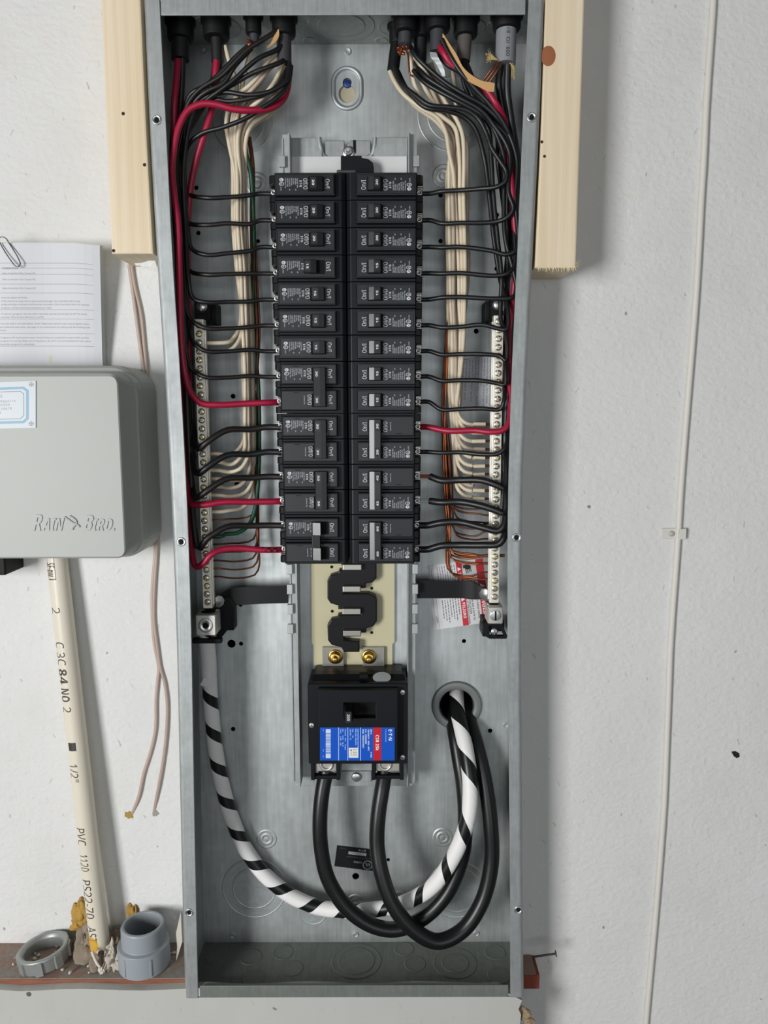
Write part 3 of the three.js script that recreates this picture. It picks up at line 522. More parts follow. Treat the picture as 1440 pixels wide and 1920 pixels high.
// ---------- neutral bars ----------
const NZ = 0.050;
const screwGeo = (() => {   // pan head with a cross recess
  const ev = new Evaluator(); ev.attributes = ['position', 'normal'];
  const clean = (g) => { const k = g.index ? g : g; const c = new THREE.BufferGeometry(); c.setAttribute('position', k.attributes.position); c.setAttribute('normal', k.attributes.normal); if (k.index) c.setIndex(k.index); return c; };
  const head = new Brush(clean(lathe([[0.0001, -0.001], [0.0034, -0.001], [0.0034, 0.0007], [0.0029, 0.0013], [0.0015, 0.0017], [0.0001, 0.0018]], V(0, 0, 0), undefined, 18)));
  let r = head; head.updateMatrixWorld();
  for (const [w, h] of [[0.0052, 0.0009], [0.0009, 0.0040]]) { const b = new Brush(clean(new THREE.BoxGeometry(w, h, 0.0024))); b.position.z = 0.0018; b.updateMatrixWorld(); r = ev.evaluate(r, b, SUBTRACTION); r.updateMatrixWorld(); }
  const g = r.geometry.index ? r.geometry.toNonIndexed() : r.geometry; return boxUV(g);
})();
function neutralBar(name, label, xc, yt, yb, n, side, lugQ, lugTorx) {
  const t = thing('neutral_bar', label, 'neutral bar', [xc, yb, NZ]);
  const w = 0.0050;
  part(t, 'bar', box(-w, w, 0, yt - yb, -0.0105, 0, 0.0007), M.tinBar);
  part(t, 'side_rib', box(side * w, side * (w + 0.0016), 0.004, yt - yb - 0.006, -0.0075, -0.0012, 0.0004), M.tinBar);
  part(t, 'mounting_strip', box(-w - 0.0008, w + 0.0008, -0.02, yt - yb + 0.006, -0.0135, -0.0107, 0.0006), M.plasticMatte, 'black insulating strip');
  const y0 = 0.007, y1 = yt - yb - 0.006;
  for (let i = 0; i < n; i++) {
    const m = new THREE.Mesh(screwGeo, i % 3 === 1 ? M.brassy : M.brassy2); m.name = 'terminal_screw'; m.position.set(rr(-0.0004, 0.0004), y1 + (y0 - y1) * i / (n - 1), 0.0001); m.rotation.z = rnd() * 3.1; m.rotation.x = rr(-0.06, 0.06); t.add(m);
  }
  // big lug at the foot
  const [lx0, lx1, ly0, ly1, lz] = lugQ;
  const lug = part(t, 'main_lug', loft([[lx0, lx1, ly0, ly1, 0.0012, -0.014], [lx0, lx1, ly0, ly1, 0.0012, lz - 0.0008], [lx0 + 0.0008, lx1 - 0.0008, ly0 + 0.0008, ly1 - 0.0008, 0.0012, lz]], 5, true), M.alu, 'square silver main lug');
  const cx = (lx0 + lx1) / 2, cy = (ly0 + ly1) / 2, R = (lx1 - lx0) * 0.36;
  part(lug, 'lug_screw', lugTorx ? [lathe([[R, -0.002], [R, 0.0006], [R * 0.92, 0.0011], [R * 0.5, 0.0011], [R * 0.42, 0.0002]], V(cx, cy, lz), undefined, 30)] : [lathe([[R, -0.002], [R, 0.0006], [R * 0.9, 0.0011], [1e-5, 0.0011]], V(cx, cy, lz), undefined, 30)], M.zinc);
  part(lug, 'screw_recess', lugTorx ? [lathe([[1e-5, 0.0003], [R * 0.44, 0.0003]], V(cx, cy, lz), undefined, 6)] : [box(cx - 0.0009, cx + 0.0009, cy - R * 0.85, cy + R * 0.85, lz + 0.0009, lz + 0.0013)], M.hole);
  const bore = lathe([[1e-5, 0.0002], [(lx1 - lx0) * 0.34, 0.0002], [(lx1 - lx0) * 0.36, 0]], V(cx, ly1, -0.0065 + lz * 0.3), V(0, 1, 0)); part(lug, 'wire_bore', bore, M.hole);
  return t;
}
M.brassy2 = mat(0xcfc9b4, 0.28, 0.85);
const barL = { x: P(380.5, 860, NZ).x, t: P(372, 598, NZ).y, b: P(395, 1141, NZ).y }, barR = { x: P(931, 860, NZ).x, t: P(936, 591, NZ).y, b: P(926, 1131, NZ).y };
{
  const q = (px, py, z) => P(px, py, z), lz = 0.010;
  const lq = (a, b, o) => { const u = q(a[0], a[1], NZ + lz), v = q(b[0], b[1], NZ + lz); return [u.x - o.x, v.x - o.x, v.y - o.b, u.y - o.b, lz]; };
  neutralBar('neutral_bar', 'silver neutral bar of brass screws nearest the sprinkler controller', barL.x, barL.t, barL.b, 34, 1, lq([366, 1153], [405, 1192], barL), true);
  neutralBar('neutral_bar', 'silver neutral bar of brass screws over the danger sticker', barR.x, barR.t, barR.b, 34, -1, lq([915, 1138], [943, 1170], barR), false);
}
const barScrewY = (bar, i) => { const y0 = bar.b + 0.007, y1 = bar.t - 0.006; return y1 + (y0 - y1) * i / 33; };
// black plastic stand-offs that carry the bars
{
  const stand = (label, x, y, foot, s) => {
    const t = thing('bar_bracket', label, 'bracket', [x, y, 0.0002]);
    part(t, 'post', [loft([[-0.0085, 0.0085, -0.011, 0.011, 0.002, 0], [-0.0075, 0.0075, -0.010, 0.010, 0.002, 0.0362]], 4, true), box(-0.0105, 0.0105, -0.0115, -0.0085, 0, 0.03, 0.001), box(s * 0.006, s * 0.012, -0.0115, 0.009, 0, 0.026, 0.001)], M.plasticMatte);
    part(t, 'bracket_screw', [lathe([[0.0058, 0.0362], [0.0055, 0.0382], [0.0035, 0.0395], [1e-5, 0.0398]], V(0, 0.004, 0)), box(-0.0006, 0.0006, -0.001, 0.009, 0.0394, 0.04)], M.zinc, 'slotted silver screw');
  };
  let p = P(378, 574, 0.037); stand('black plastic bracket at the head of the bar nearest the sprinkler controller', p.x, p.y - 0.004, 0, 1);
  p = P(934, 571, 0.037); stand('black plastic bracket at the head of the bar above the danger sticker', p.x, p.y - 0.004, 0, -1);
  // open foot bracket with a screw, right
  const c = P(927, 1183, 0.03), t = thing('foot_bracket', 'open black plastic bracket with a silver screw below the danger sticker', 'bracket', [c.x, c.y, 0.0002]);
  const e = (px, py) => { const u = P(px, py, 0.03); return [u.x - c.x, u.y - c.y]; };
  const hole = new THREE.Path([[917, 1173], [936, 1173], [944, 1191], [918, 1191]].map(([a, b]) => new THREE.Vector2(...e(a, b))));
  const g = extrude([e(903, 1166), e(940, 1166), e(951, 1192), e(949, 1197), e(918, 1197), e(912, 1194)].reverse(), 0.006, 0.0008, [hole]); g.translate(0, 0, 0.026);
  part(t, 'bracket_frame', g, M.plasticMatte); part(t, 'bracket_leg', [box(-0.012, 0.011, -0.0015, 0.011, 0, 0.027, 0.001), box(-0.0125, -0.008, -0.007, 0.004, 0, 0.028, 0.001)], M.plasticMatte);
  part(t, 'bracket_screw', [lathe([[0.0045, 0.02], [0.0043, 0.0272], [0.003, 0.0286], [1e-5, 0.0288]], V(0, -0.0015, 0)), box(-0.0005, 0.0005, -0.005, 0.0025, 0.0284, 0.0291)], M.zinc, 'slotted silver screw');
  // foot bracket, left
  const d = P(400, 1196, 0.025), t2 = thing('foot_bracket', 'black plastic bracket under the lug nearest the sprinkler controller', 'bracket', [d.x, d.y, 0.0002]);
  const e2 = (px, py, z) => { const u = P(px, py, z); return [u.x - d.x, u.y - d.y]; };
  part(t2, 'bracket_bar', box(e2(361, 1200, 0.05)[0], e2(416, 1200, 0.05)[0], e2(400, 1206, 0.05)[1], e2(400, 1197, 0.05)[1], 0.044, 0.052, 0.0012), M.plasticMatte);
  const z2 = 0.025, g2 = extrude([e2(362, 1203, z2), e2(408, 1201, z2), e2(414, 1197, z2), e2(440, 1165, z2), e2(440, 1130, z2), e2(432, 1118, z2), e2(404, 1120, z2), e2(406, 1196, z2), e2(362, 1197, z2)], 0.007, 0.0006); g2.translate(0, 0, 0.019);
  part(t2, 'bracket_frame', g2, M.plasticMatte); part(t2, 'bracket_leg', [box(...[408, 436].map((x) => e2(x, 1150, z2)[0]), e2(400, 1185, z2)[1], e2(400, 1122, z2)[1], 0, 0.0195, 0.001)], M.plasticMatte);
}
// black bonding straps from the rails to the bars, each with a hex bolt
{
  const ribbon = (pts) => {   // [px, pyTop, pyBottom, z]
    const n = pts.length, top = curveOf(pts.map((p) => P(p[0], p[1], p[3]))), bot = curveOf(pts.map((p) => P(p[0], p[2], p[3]))), N = 24, gs = [];
    for (let i = 0; i < N; i++) { const a = top.getPoint(i / N), b = top.getPoint((i + 1) / N), c = bot.getPoint((i + 1) / N), d = bot.getPoint(i / N); gs.push(slab(a, b, c, d, 0.0022)); }
    return gs;
  };
  one('bonding_strap', 'flat black strap bent down toward the lug nearest the sprinkler controller', 'strap', [...ribbon([[541, 1097, 1130, 0.024], [500, 1099, 1131, 0.024], [460, 1100, 1133, 0.0235], [440, 1101, 1134, 0.023], [422, 1108, 1140, 0.022], [408, 1120, 1150, 0.022]])], M.strap);
  one('bonding_strap', 'flat black strap crossing over the danger sticker', 'strap', ribbon([[782, 1088, 1122, 0.024], [840, 1089, 1122, 0.024], [868, 1089, 1122, 0.025], [885, 1091, 1124, 0.028], [898, 1098, 1124, 0.032], [907, 1104, 1124, 0.034], [912, 1107, 1123, 0.035]]), M.strap);
  const bolt = (label, px, py, z, dx) => { const c = P(px, py, z); one('strap_bolt', label, 'bolt', [lathe([[0.001, -0.008], [0.0036, -0.006], [0.0066, -0.0005], [0.0072, 0.001], [0.0066, 0.003], [1e-5, 0.0034]], c, V(dx, -0.1, 0.75), 8), cyl(c.clone().add(V(dx * -0.001, 0, 0)), c.clone().add(V(-dx * 0.012, 0, -0.012)), 0.003)], M.zinc); };
  bolt('silver bolt where the bent strap meets its bar', 408, 1127, 0.030, 0.55); bolt('silver bolt at the tapered end of the strap over the danger sticker', 911, 1114, 0.037, -0.5);
}
// ---------- stickers inside the box ----------
{
  const lines = (x, n, x0, y0, dy, w, h, c) => { x.fillStyle = c; for (let i = 0; i < n; i++) { let p = x0; const end = x0 + w * (0.7 + 0.3 * ((i * 37 % 10) / 10)); while (p < end) { const l = h * (1 + (i * 13 + p * 7) % 4); x.fillRect(p, y0 + i * dy, Math.min(l, end - p), h); p += l + h * 0.8; } } };
  const danger = canvasTex(700, 600, (x, w, h) => {
    x.fillStyle = '#dcdcdc'; x.fillRect(0, 0, w, h); x.fillStyle = '#c92a38'; x.fillRect(0, 0, w, 82); x.fillRect(0, 232, w, 62);
    x.fillStyle = '#eeeeee'; x.font = 'bold 66px sans-serif'; x.textBaseline = 'middle'; x.textAlign = 'left';
    x.beginPath(); x.moveTo(262, 66); x.lineTo(296, 12); x.lineTo(330, 66); x.fill(); x.fillText('DANGER', 344, 44);
    x.font = 'bold 42px sans-serif'; x.beginPath(); x.moveTo(392, 282); x.lineTo(414, 242); x.lineTo(436, 282); x.fill(); x.fillText('PELIGRO', 446, 264); x.beginPath(); x.moveTo(60, 282); x.lineTo(82, 242); x.lineTo(104, 282); x.fill(); x.fillText('DANGER', 118, 264);
    x.fillStyle = '#2c2c2e'; x.font = 'bold 27px sans-serif'; x.fillText('WILL CAUSE SEVERE', 392, 112); x.fillText('MAN HAS A DUTY TO', 392, 166); x.fillText('INSTALLATION', 392, 194); x.fillText('ED AT THE FOLLOWING', 392, 220);
    // shock hazard pictogram: a hand and a zigzag
    x.lineWidth = 9; x.strokeStyle = '#222'; x.fillStyle = '#222'; for (let i = 0; i < 4; i++) { x.beginPath(); x.moveTo(84 + i * 2, 196 - i * 18); x.lineTo(138 - i * 4, 190 - i * 17); x.stroke(); } x.beginPath(); x.ellipse(70, 172, 26, 36, 0.2, 0, 7); x.fill(); x.fillRect(46, 176, 34, 44);
    x.lineWidth = 7; x.beginPath(); x.moveTo(24, 110); x.lineTo(52, 130); x.lineTo(30, 150); x.lineTo(58, 166); x.stroke();
    lines(x, 3, 170, 116, 34, 190, 9, '#55565a'); lines(x, 8, 26, 312, 26, 300, 8, '#77777c'); lines(x, 7, 392, 312, 28, 270, 9, '#6a6a70');
    x.fillStyle = '#77777c'; x.fillRect(0, 545, w, 3); x.fillRect(0, 580, w, 3); lines(x, 1, 40, 558, 20, 200, 9, '#77777c'); lines(x, 1, 560, 558, 20, 90, 9, '#77777c');
  });
  const z = 0.0005;
  one('danger_sticker', 'white sticker with red danger bands and small print on the back of the box', 'sticker', slab([905, 1047, z], [920, 1166, z], [815, 1181, z], [801, 1061, z], 0.0004), mat(0xffffff, 0.45, 0, { map: danger }));
  const ins = canvasTex(560, 340, (x, w, h) => {
    x.fillStyle = '#dedfe6'; x.fillRect(0, 0, w, h); x.fillStyle = '#3a3b42'; x.fillRect(0, 0, 5, h); x.fillRect(w - 5, 0, 5, h); x.font = '25px sans-serif'; x.textBaseline = 'middle';
    ['Install the following types of other accessories', 'Service Entrance Main Lugs   (when needed)', 'Order two kits for 3 pole  kit using UL Type CHA and', '#CHS200 for Loadcenters', 'Service CH main Breaker using UL Type CHA', '#CHSS3N1 incl when', 'use General CH kits using UL Type CH or', '#PSTN for Breakers', 'must have Breakers using UL Type CC', 'Other Requirements'].forEach((t, i) => x.fillText(t, 16, 22 + i * 33));
  });
  one('instruction_sticker', 'pale grey sticker of black printed text beside the cream wires', 'sticker', slab([924, 665, z], [922, 764, z], [860, 772, z], [866, 675, z], 0.0004), mat(0xffffff, 0.5, 0, { map: ins }));
  const ul = canvasTex(420, 230, (x, w, h) => {
    x.fillStyle = '#101316'; x.fillRect(0, 0, w, h); x.strokeStyle = x.fillStyle = '#aab0b4'; x.lineWidth = 8; x.beginPath(); x.arc(92, 56, 44, 0, 7); x.stroke(); x.font = 'bold 44px sans-serif'; x.textAlign = 'center'; x.textBaseline = 'middle'; x.fillText('UL', 92, 58);
    x.font = 'bold 26px sans-serif'; x.textAlign = 'left'; x.fillText('LISTED', 150, 74); x.font = '19px sans-serif'; x.fillStyle = '#6a7074'; x.fillText('CTL ENCLOSED PANELBOARD', 60, 122); x.fillText('NO.', 60, 164); x.fillText('B-1174', 330, 205); x.fillStyle = '#b4b8ba'; x.fillRect(116, 148, 182, 32); x.font = 'bold 30px sans-serif'; x.fillText('E\u00b7T\u00b7N', 128, 204);
  });
  one('listing_label', 'black rectangular label with white print near the bottom, upside down', 'label', slab([705, 1634, z], [627, 1624, z], [632, 1585, z], [710, 1594, z], 0.0004), mat(0xffffff, 0.4, 0, { map: ul }));
}

// ---------- service cables ----------
{
  const A = [V(P(612, 1446, 0.036).x, P(612, 1446, 0.036).y, 0.036), [605, 1480, 0.042], [600, 1530, 0.047], [602, 1590, 0.05], [616, 1650, 0.053], [652, 1704, 0.055], [700, 1736, 0.055], [745, 1742, 0.053], [795, 1720, 0.048], [840, 1672, 0.044], [868, 1600, 0.04], [872, 1530, 0.036], [868, 1470, 0.03], [860, 1420, 0.022], [852, 1372, 0.008], V(bigHole.x - 0.006, bigHole.y - 0.012, -0.03), V(bigHole.x - 0.006, bigHole.y - 0.006, -0.09)];
  one('service_cable', 'thick black cable from the terminal under the barcode end of the main breaker', 'cable', tube(A, 0.0082, 10, 16), M.cableBlack);
  const B = [V(P(722, 1446, 0.036).x, P(722, 1446, 0.036).y, 0.036), [716, 1482, 0.044], [709, 1530, 0.05], [707, 1585, 0.055], [716, 1640, 0.062], [738, 1698, 0.068], [775, 1743, 0.07], [820, 1765, 0.068], [866, 1745, 0.062], [903, 1692, 0.056], [921, 1620, 0.05], [919, 1540, 0.044], [908, 1460, 0.034], [893, 1395, 0.02], [882, 1358, 0.006], V(bigHole.x + 0.013, bigHole.y - 0.003, -0.03), V(bigHole.x + 0.012, bigHole.y, -0.09)];
  one('service_cable', 'thick black cable looping lowest from the terminal under the red label band', 'cable', tube(B, 0.0084, 10, 16), M.cableBlack);
  const C = [[386, 1180, 0.044], [388, 1204, 0.033], [391, 1235, 0.024], [393, 1285, 0.017], [398, 1350, 0.014], [408, 1430, 0.013], [430, 1520, 0.013], [462, 1595, 0.014], [512, 1655, 0.016], [575, 1694, 0.02], [640, 1707, 0.026], [700, 1706, 0.032], [760, 1692, 0.042], [812, 1660, 0.052], [850, 1606, 0.056], [876, 1540, 0.056], [882, 1480, 0.05], [876, 1420, 0.038], [864, 1360, 0.018], [857, 1330, 0.002], V(bigHole.x + 0.002, bigHole.y + 0.010, -0.03), V(bigHole.x, bigHole.y + 0.012, -0.09)];
  const t = thing('neutral_cable', 'thick cable spirally wrapped in white tape over black', 'cable');
  part(t, 'insulation', tube(C, 0.0080, 10, 16), M.cableBlack);
  // the tape: a helical strip over the cable, solid at the lug, opening to a spiral
  const c = curveOf(C), L = c.getLength(), N = 700, fr = c.computeFrenetFrames(N, false), ring = (s) => { const u = Math.max(0, Math.min(1, s / L)), k = Math.min(N, Math.round(u * N)); return [c.getPointAt(u), fr.normals[k], fr.binormals[k]]; };
  const strip = (s0, s1, r) => {
    const pos = [], uv = [], steps = 900, m = 6, grid = [];
    let phi = 2.2, sPrev = s0;
    for (let i = 0; i <= steps; i++) {
      const s = s0 + (s1 - s0) * i / steps, u = s / L, pitchS = u < 0.5 ? 0.041 : u < 0.72 ? 0.048 : 0.062, w = s < 0.062 ? pitchS * 1.35 : pitchS * (u < 0.5 ? 0.66 : u > 0.8 ? 0.52 : 0.74);
      phi -= (s - sPrev) / pitchS * Math.PI * 2; sPrev = s;
      const row = []; for (let j = 0; j <= m; j++) { const [p, n, b] = ring(s + w * (j / m - 0.5)), R = r + (j === 0 || j === m ? 0 : 0.00025); row.push(p.clone().addScaledVector(n, R * Math.cos(phi)).addScaledVector(b, R * Math.sin(phi))); }
      grid.push(row);
    }
    for (let i = 0; i < steps; i++) for (let j = 0; j < m; j++) { const a = grid[i][j], b = grid[i + 1][j], d = grid[i + 1][j + 1], e = grid[i][j + 1]; for (const p of [a, b, d, a, d, e]) pos.push(p.x, p.y, p.z); }
    const g = new THREE.BufferGeometry(); g.setAttribute('position', new THREE.Float32BufferAttribute(pos, 3)); g.computeVertexNormals(); return boxUV(g);
  };
  part(t, 'white_tape', strip(0.004, L - 0.06, 0.0082), M.tape, 'white spiral tape');
  const f = [[391, 1240], [384, 1268], [375, 1284], [383, 1286], [398, 1292], [404, 1270], [404, 1240]].map(([a, b]) => { const q = P(a, b, 0.026); return [q.x, q.y]; });
  const g = extrude(f.reverse(), 0.0009, 0.0002); g.translate(0, 0, 0.0262); part(t, 'tape_flap', g, M.tape, 'loose flap of white tape');
}

// ---------- cables entering at the top ----------
const topY = bx.t - T;
const up = (px, py, z) => { const a = P(px, py, z); return [V(a.x, topY + 0.05, z), V(a.x, topY - 0.004, z), a]; };
function entry(name, label, px, py, z, r, m, tilt = [], connR = r + 0.0045, extra) {
  const a = P(tilt.length ? tilt[0] : px, 40, z), e = P(px, py, z);
  const t = thing(name, label, 'cable', [a.x, topY, z]);
  const loc = (v) => v.clone().sub(t.position);
  part(t, 'sheath', tube([loc(V(a.x, topY + 0.04, z)), loc(V(a.x, topY - 0.01, z)), loc(V((a.x + e.x) / 2, (topY - 0.01 + e.y) / 2, z)), loc(e)], r, 6, 16), m);
  if (connR) part(t, 'connector', lathe([[connR + 0.002, 0.0008], [connR + 0.002, -0.004], [connR, -0.005], [connR, -0.016], [connR - 0.001, -0.018], [r, -0.018]].map(([q, w]) => [q, w]), V(0, 0, 0), V(0, 1, 0), 24), M.plasticMatte, 'black plastic cable connector');
  if (extra) extra(t, loc, e); return t;
}
entry('sheathed_cable', 'black sheathed cable in the dark corner beside the wood post', 338, 112, 0.05, 0.0085, M.sheathBlack, [338], 0.0125);
entry('sheathed_cable', 'black cable in a wide connector with red and cream wires below it', 408, 116, 0.052, 0.0058, M.sheathBlack, [405], 0.0125);
entry('sheathed_cable', 'narrow dark grey cable split open over copper, above the cream wires', 478, 84, 0.06, 0.0046, M.sheathGrey, [475], 0.0075);
entry('sheathed_cable', 'dark cable slit open over tan paper above the curved red wire', 533, 118, 0.056, 0.0070, M.sheathGrey, [532], 0.0112);
entry('sheathed_cable', 'charcoal cable ending in a crumpled copper tuft', 759, 84, 0.062, 0.0062, M.sheathGrey, [760], 0.0115);
entry('sheathed_cable', 'short black cable stub with a cream wire leaving its open end', 737, 132, 0.04, 0.0058, M.plasticMatte, [745], 0.0078);
entry('sheathed_cable', 'dark grey cable ending over silver foil', 819, 98, 0.066, 0.0068, M.sheathGrey, [821], 0.0115);
entry('sheathed_cable', 'brownish grey cable hanging behind the tan paper strip', 868, 115, 0.055, 0.0068, mat(0x57524f, 0.5), [873], 0.0115);
entry('sheathed_cable', 'black cable squeezed between two charcoal cables above the fanning wires', 787, 120, 0.05, 0.0062, M.sheathBlack, [789], 0.011);
{
  const txt = canvasTex(512, 512, (x, w, h) => { x.fillStyle = '#8a8c90'; x.fillRect(0, 0, w, h); x.save(); x.translate(w / 2, 0); x.rotate(Math.PI / 2); x.fillStyle = '#2a2a2c'; x.font = 'bold 38px monospace'; x.fillText('UE 8/8 CU 600', 190, 8); x.restore(); });
  const z = 0.06, r = 0.0096, e = P(947, 121, z), a = P(950, 40, z), t = thing('grey_cable', 'wide pale grey cable printed with black characters', 'cable', [a.x, topY, z]);
  const len = topY + 0.02 - e.y, g = new THREE.CylinderGeometry(r, r, len, 28, 1, false, Math.PI * 1.0); const sh = (e.x - a.x) / len;
  g.translate(0, e.y - topY + len / 2, 0); const p = g.attributes.position; for (let i = 0; i < p.count; i++) p.setX(i, p.getX(i) - sh * (p.getY(i) - 0)); g.computeVertexNormals();
  part(t, 'sheath', g, mat(0xffffff, 0.45, 0, { map: txt }));
  part(t, 'connector', lathe([[0.0155, 0.0008], [0.0155, -0.004], [0.0135, -0.005], [0.0132, -0.013], [0.0118, -0.015], [r, -0.015]], V(0, 0, 0), V(0, 1, 0), 24), M.plasticMatte, 'black plastic cable connector');
  const loc = (v) => v.clone().sub(t.position), strand = [];
  for (let i = 0; i < 3; i++) strand.push(tube([loc(P(931 + i * 4.5, 115 + i * 2, z + 0.008)), loc(P(921 + i * 4.5, 130 + i * 3, z + 0.009)), loc(P(907 + i * 4, 150 + i * 4, z + 0.004))], 0.0010, 5, 7));
  part(t, 'copper_strand', strand, mat(0x8a5540, 0.4, 0.8), 'bare copper strands splayed from the end');
  const fib = []; for (let i = 0; i < 22; i++) fib.push(tube([loc(P(932 + rr(-3, 3), 112, z + 0.008)), loc(P(922 + rr(-5, 4), 104 + rr(-3, 8), z + 0.009)), loc(P(916 + rr(-6, 6), 99 + rr(-4, 19), z + 0.008))], 0.0003, 3, 4));
  for (let i = 0; i < 8; i++) fib.push(tube([loc(P(958 + rr(-3, 3), 118, z + 0.008)), loc(P(962 + rr(-4, 3), 130 + rr(-6, 6), z + 0.008)), loc(P(961 + rr(-5, 5), 144 + rr(-12, 6), z + 0.007))], 0.0003, 3, 4));
  part(t, 'filler_fibre', fib, mat(0xb9a468, 0.8), 'frayed tan filler fibres');
}
// tan paper, copper tuft, foil and torn bits at the cable ends
function ribbonOne(name, label, cat, pts, m, t = 0.0005) {   // [px, py, halfwidth px, z, angle]
  const L = curveOf(pts.map(([x, y, w, z, a]) => P(x - w * Math.cos(a), y - w * Math.sin(a), z))), R = curveOf(pts.map(([x, y, w, z, a]) => P(x + w * Math.cos(a), y + w * Math.sin(a), z + 0.0015)));
  const n = 22, gs = []; for (let i = 0; i < n; i++) gs.push(slab(L.getPoint(i / n), R.getPoint(i / n), R.getPoint((i + 1) / n), L.getPoint((i + 1) / n), t));
  return one(name, label, cat, gs, m);
}
ribbonOne('kraft_strip', 'long tan paper strip draped over the black wires under the brownish grey cable', 'paper strip', [[829, 64, 2, 0.07, -0.6], [839, 84, 4.5, 0.0725, -0.6], [852, 106, 5.5, 0.074, -0.6], [864, 130, 6, 0.075, -0.7], [882, 147, 6.5, 0.075, -0.9], [903, 158, 6.5, 0.075, -1.2], [918, 163, 9, 0.075, -1.45], [927, 164, 8, 0.075, -1.5]], M.kraft);
ribbonOne('kraft_strip', 'small tan paper scrap in the slit of the dark cable', 'paper strip', [[521, 55, 2, 0.066, -0.2], [518, 68, 5, 0.067, -0.2], [512, 80, 5, 0.068, -0.3], [503, 88, 3, 0.068, -0.4]], M.kraft);
ribbonOne('foil_strip', 'crumpled silver foil tail below a dark grey cable', 'foil', [[812, 98, 6, 0.075, 0.1], [815, 108, 7, 0.076, 0], [822, 118, 6, 0.075, 0.1], [828, 130, 5, 0.075, 0.1], [832, 143, 3, 0.074, 0.1]], M.foil);
{
  const gs = []; for (let i = 0; i < 12; i++) { const x = rr(748, 758), y = rr(84, 100); gs.push(tube([[x, y, 0.069 + rr(0, 0.004)], [x + rr(-5, 7), y + rr(-2, 5), 0.070 + rr(0, 0.004)], [x + rr(-4, 8), y + rr(2, 8), 0.069 + rr(0, 0.004)]], rr(0.0006, 0.0013), 4, 6)); }
  one('copper_tuft', 'crumpled orange copper tuft under a charcoal cable', 'copper wire', gs, M.copper);
  one('copper_hook', 'thin bare copper wire with a hooked end hanging from the copper tuft', 'copper wire', tube([[760, 90, 0.07], [765, 104, 0.073], [767, 125, 0.074], [769, 139, 0.074], [776, 144, 0.073]], 0.0009, 8, 7), M.copper);
  const g2 = []; for (let i = 0; i < 7; i++) g2.push(tube([[464 + rr(-1, 5), 74 + rr(0, 4), 0.068], [467 + rr(-2, 4), 82, 0.069], [469 + rr(-2, 4), 90 + rr(-2, 3), 0.068]], 0.0009, 4, 6));
  one('copper_tuft', 'small copper tuft at the narrow dark grey cable', 'copper wire', g2, M.copper);
}

// ---------- circuit wires ----------
const GL = (y, o) => GLx(y) + o, GR = (y, o) => GRx(y) - o;
function wire(name, label, pts, r, m, group, per) { return one(name, label, 'wire', tube(pts, r, per ?? 6, 9), m, group); }
function strippedEnd(parent) { return parent; }
const Lr = [0, 370, 424, 474, 514, 566, 614, 657, 706, 757, 806, 853, 897, 944, 987, 1033];
// left column: the path down from the cables, then the gutter offset and depth, then the crossing
const fanL = {
  a: [[466, 86, 0.066], [442, 107, 0.066], [415, 135, 0.066], [387, 160, 0.064], [355, 180, 0.06]], b: [[472, 90, 0.064], [440, 124, 0.068], [420, 155, 0.068], [387, 172, 0.067], [365, 192, 0.063]],
  c: [[528, 40, 0.06], [522, 54, 0.064], [497, 72, 0.069], [465, 92, 0.072], [440, 117, 0.072], [415, 142, 0.07], [372, 170, 0.067], [350, 200, 0.064]], d: [[532, 84, 0.06], [514, 96, 0.066], [487, 108, 0.072], [465, 125, 0.073], [442, 147, 0.072], [412, 170, 0.07], [387, 188, 0.067], [362, 215, 0.064]],
  e: [[534, 110, 0.058], [528, 116, 0.064], [500, 127, 0.07], [472, 138, 0.069], [430, 162, 0.066], [380, 186, 0.062], [356, 215, 0.058]], f: [[543, 118, 0.06], [537, 150, 0.064], [505, 172, 0.068], [465, 178, 0.068], [420, 173, 0.066], [380, 186, 0.062], [352, 218, 0.058]],
  g: [[538, 130, 0.056], [520, 162, 0.062], [492, 178, 0.066], [455, 187, 0.066], [425, 190, 0.064], [405, 187, 0.062], [372, 202, 0.06], [352, 232, 0.056]], h: [[546, 124, 0.05], [542, 150, 0.058], [530, 173, 0.064], [500, 197, 0.067], [460, 222, 0.067], [420, 238, 0.064], [377, 251, 0.06], [352, 275, 0.054]],
  i: [[405, 114, 0.05], [400, 150, 0.05], [385, 190, 0.048], [362, 225, 0.046]], j: [[412, 114, 0.054], [408, 145, 0.054], [396, 178, 0.052], [372, 212, 0.05]], k: [[336, 110, 0.046], [334, 150, 0.046], [330, 200, 0.044]], l: [[342, 110, 0.054], [341, 150, 0.052], [338, 200, 0.05]],
};
const planL = { 1: ['h', 30, 0.034], 2: ['g', 27, 0.044], 3: ['f', 32, 0.052], 4: ['e', 24, 0.036], 5: ['d', 28, 0.060], 6: ['b', 20, 0.056], 7: ['a', 22, 0.048], 8: ['c', 15, 0.060], 10: ['i', 19, 0.030], 11: ['j', 14, 0.040], 12: ['k', 9, 0.032], 14: ['l', 11, 0.050] };
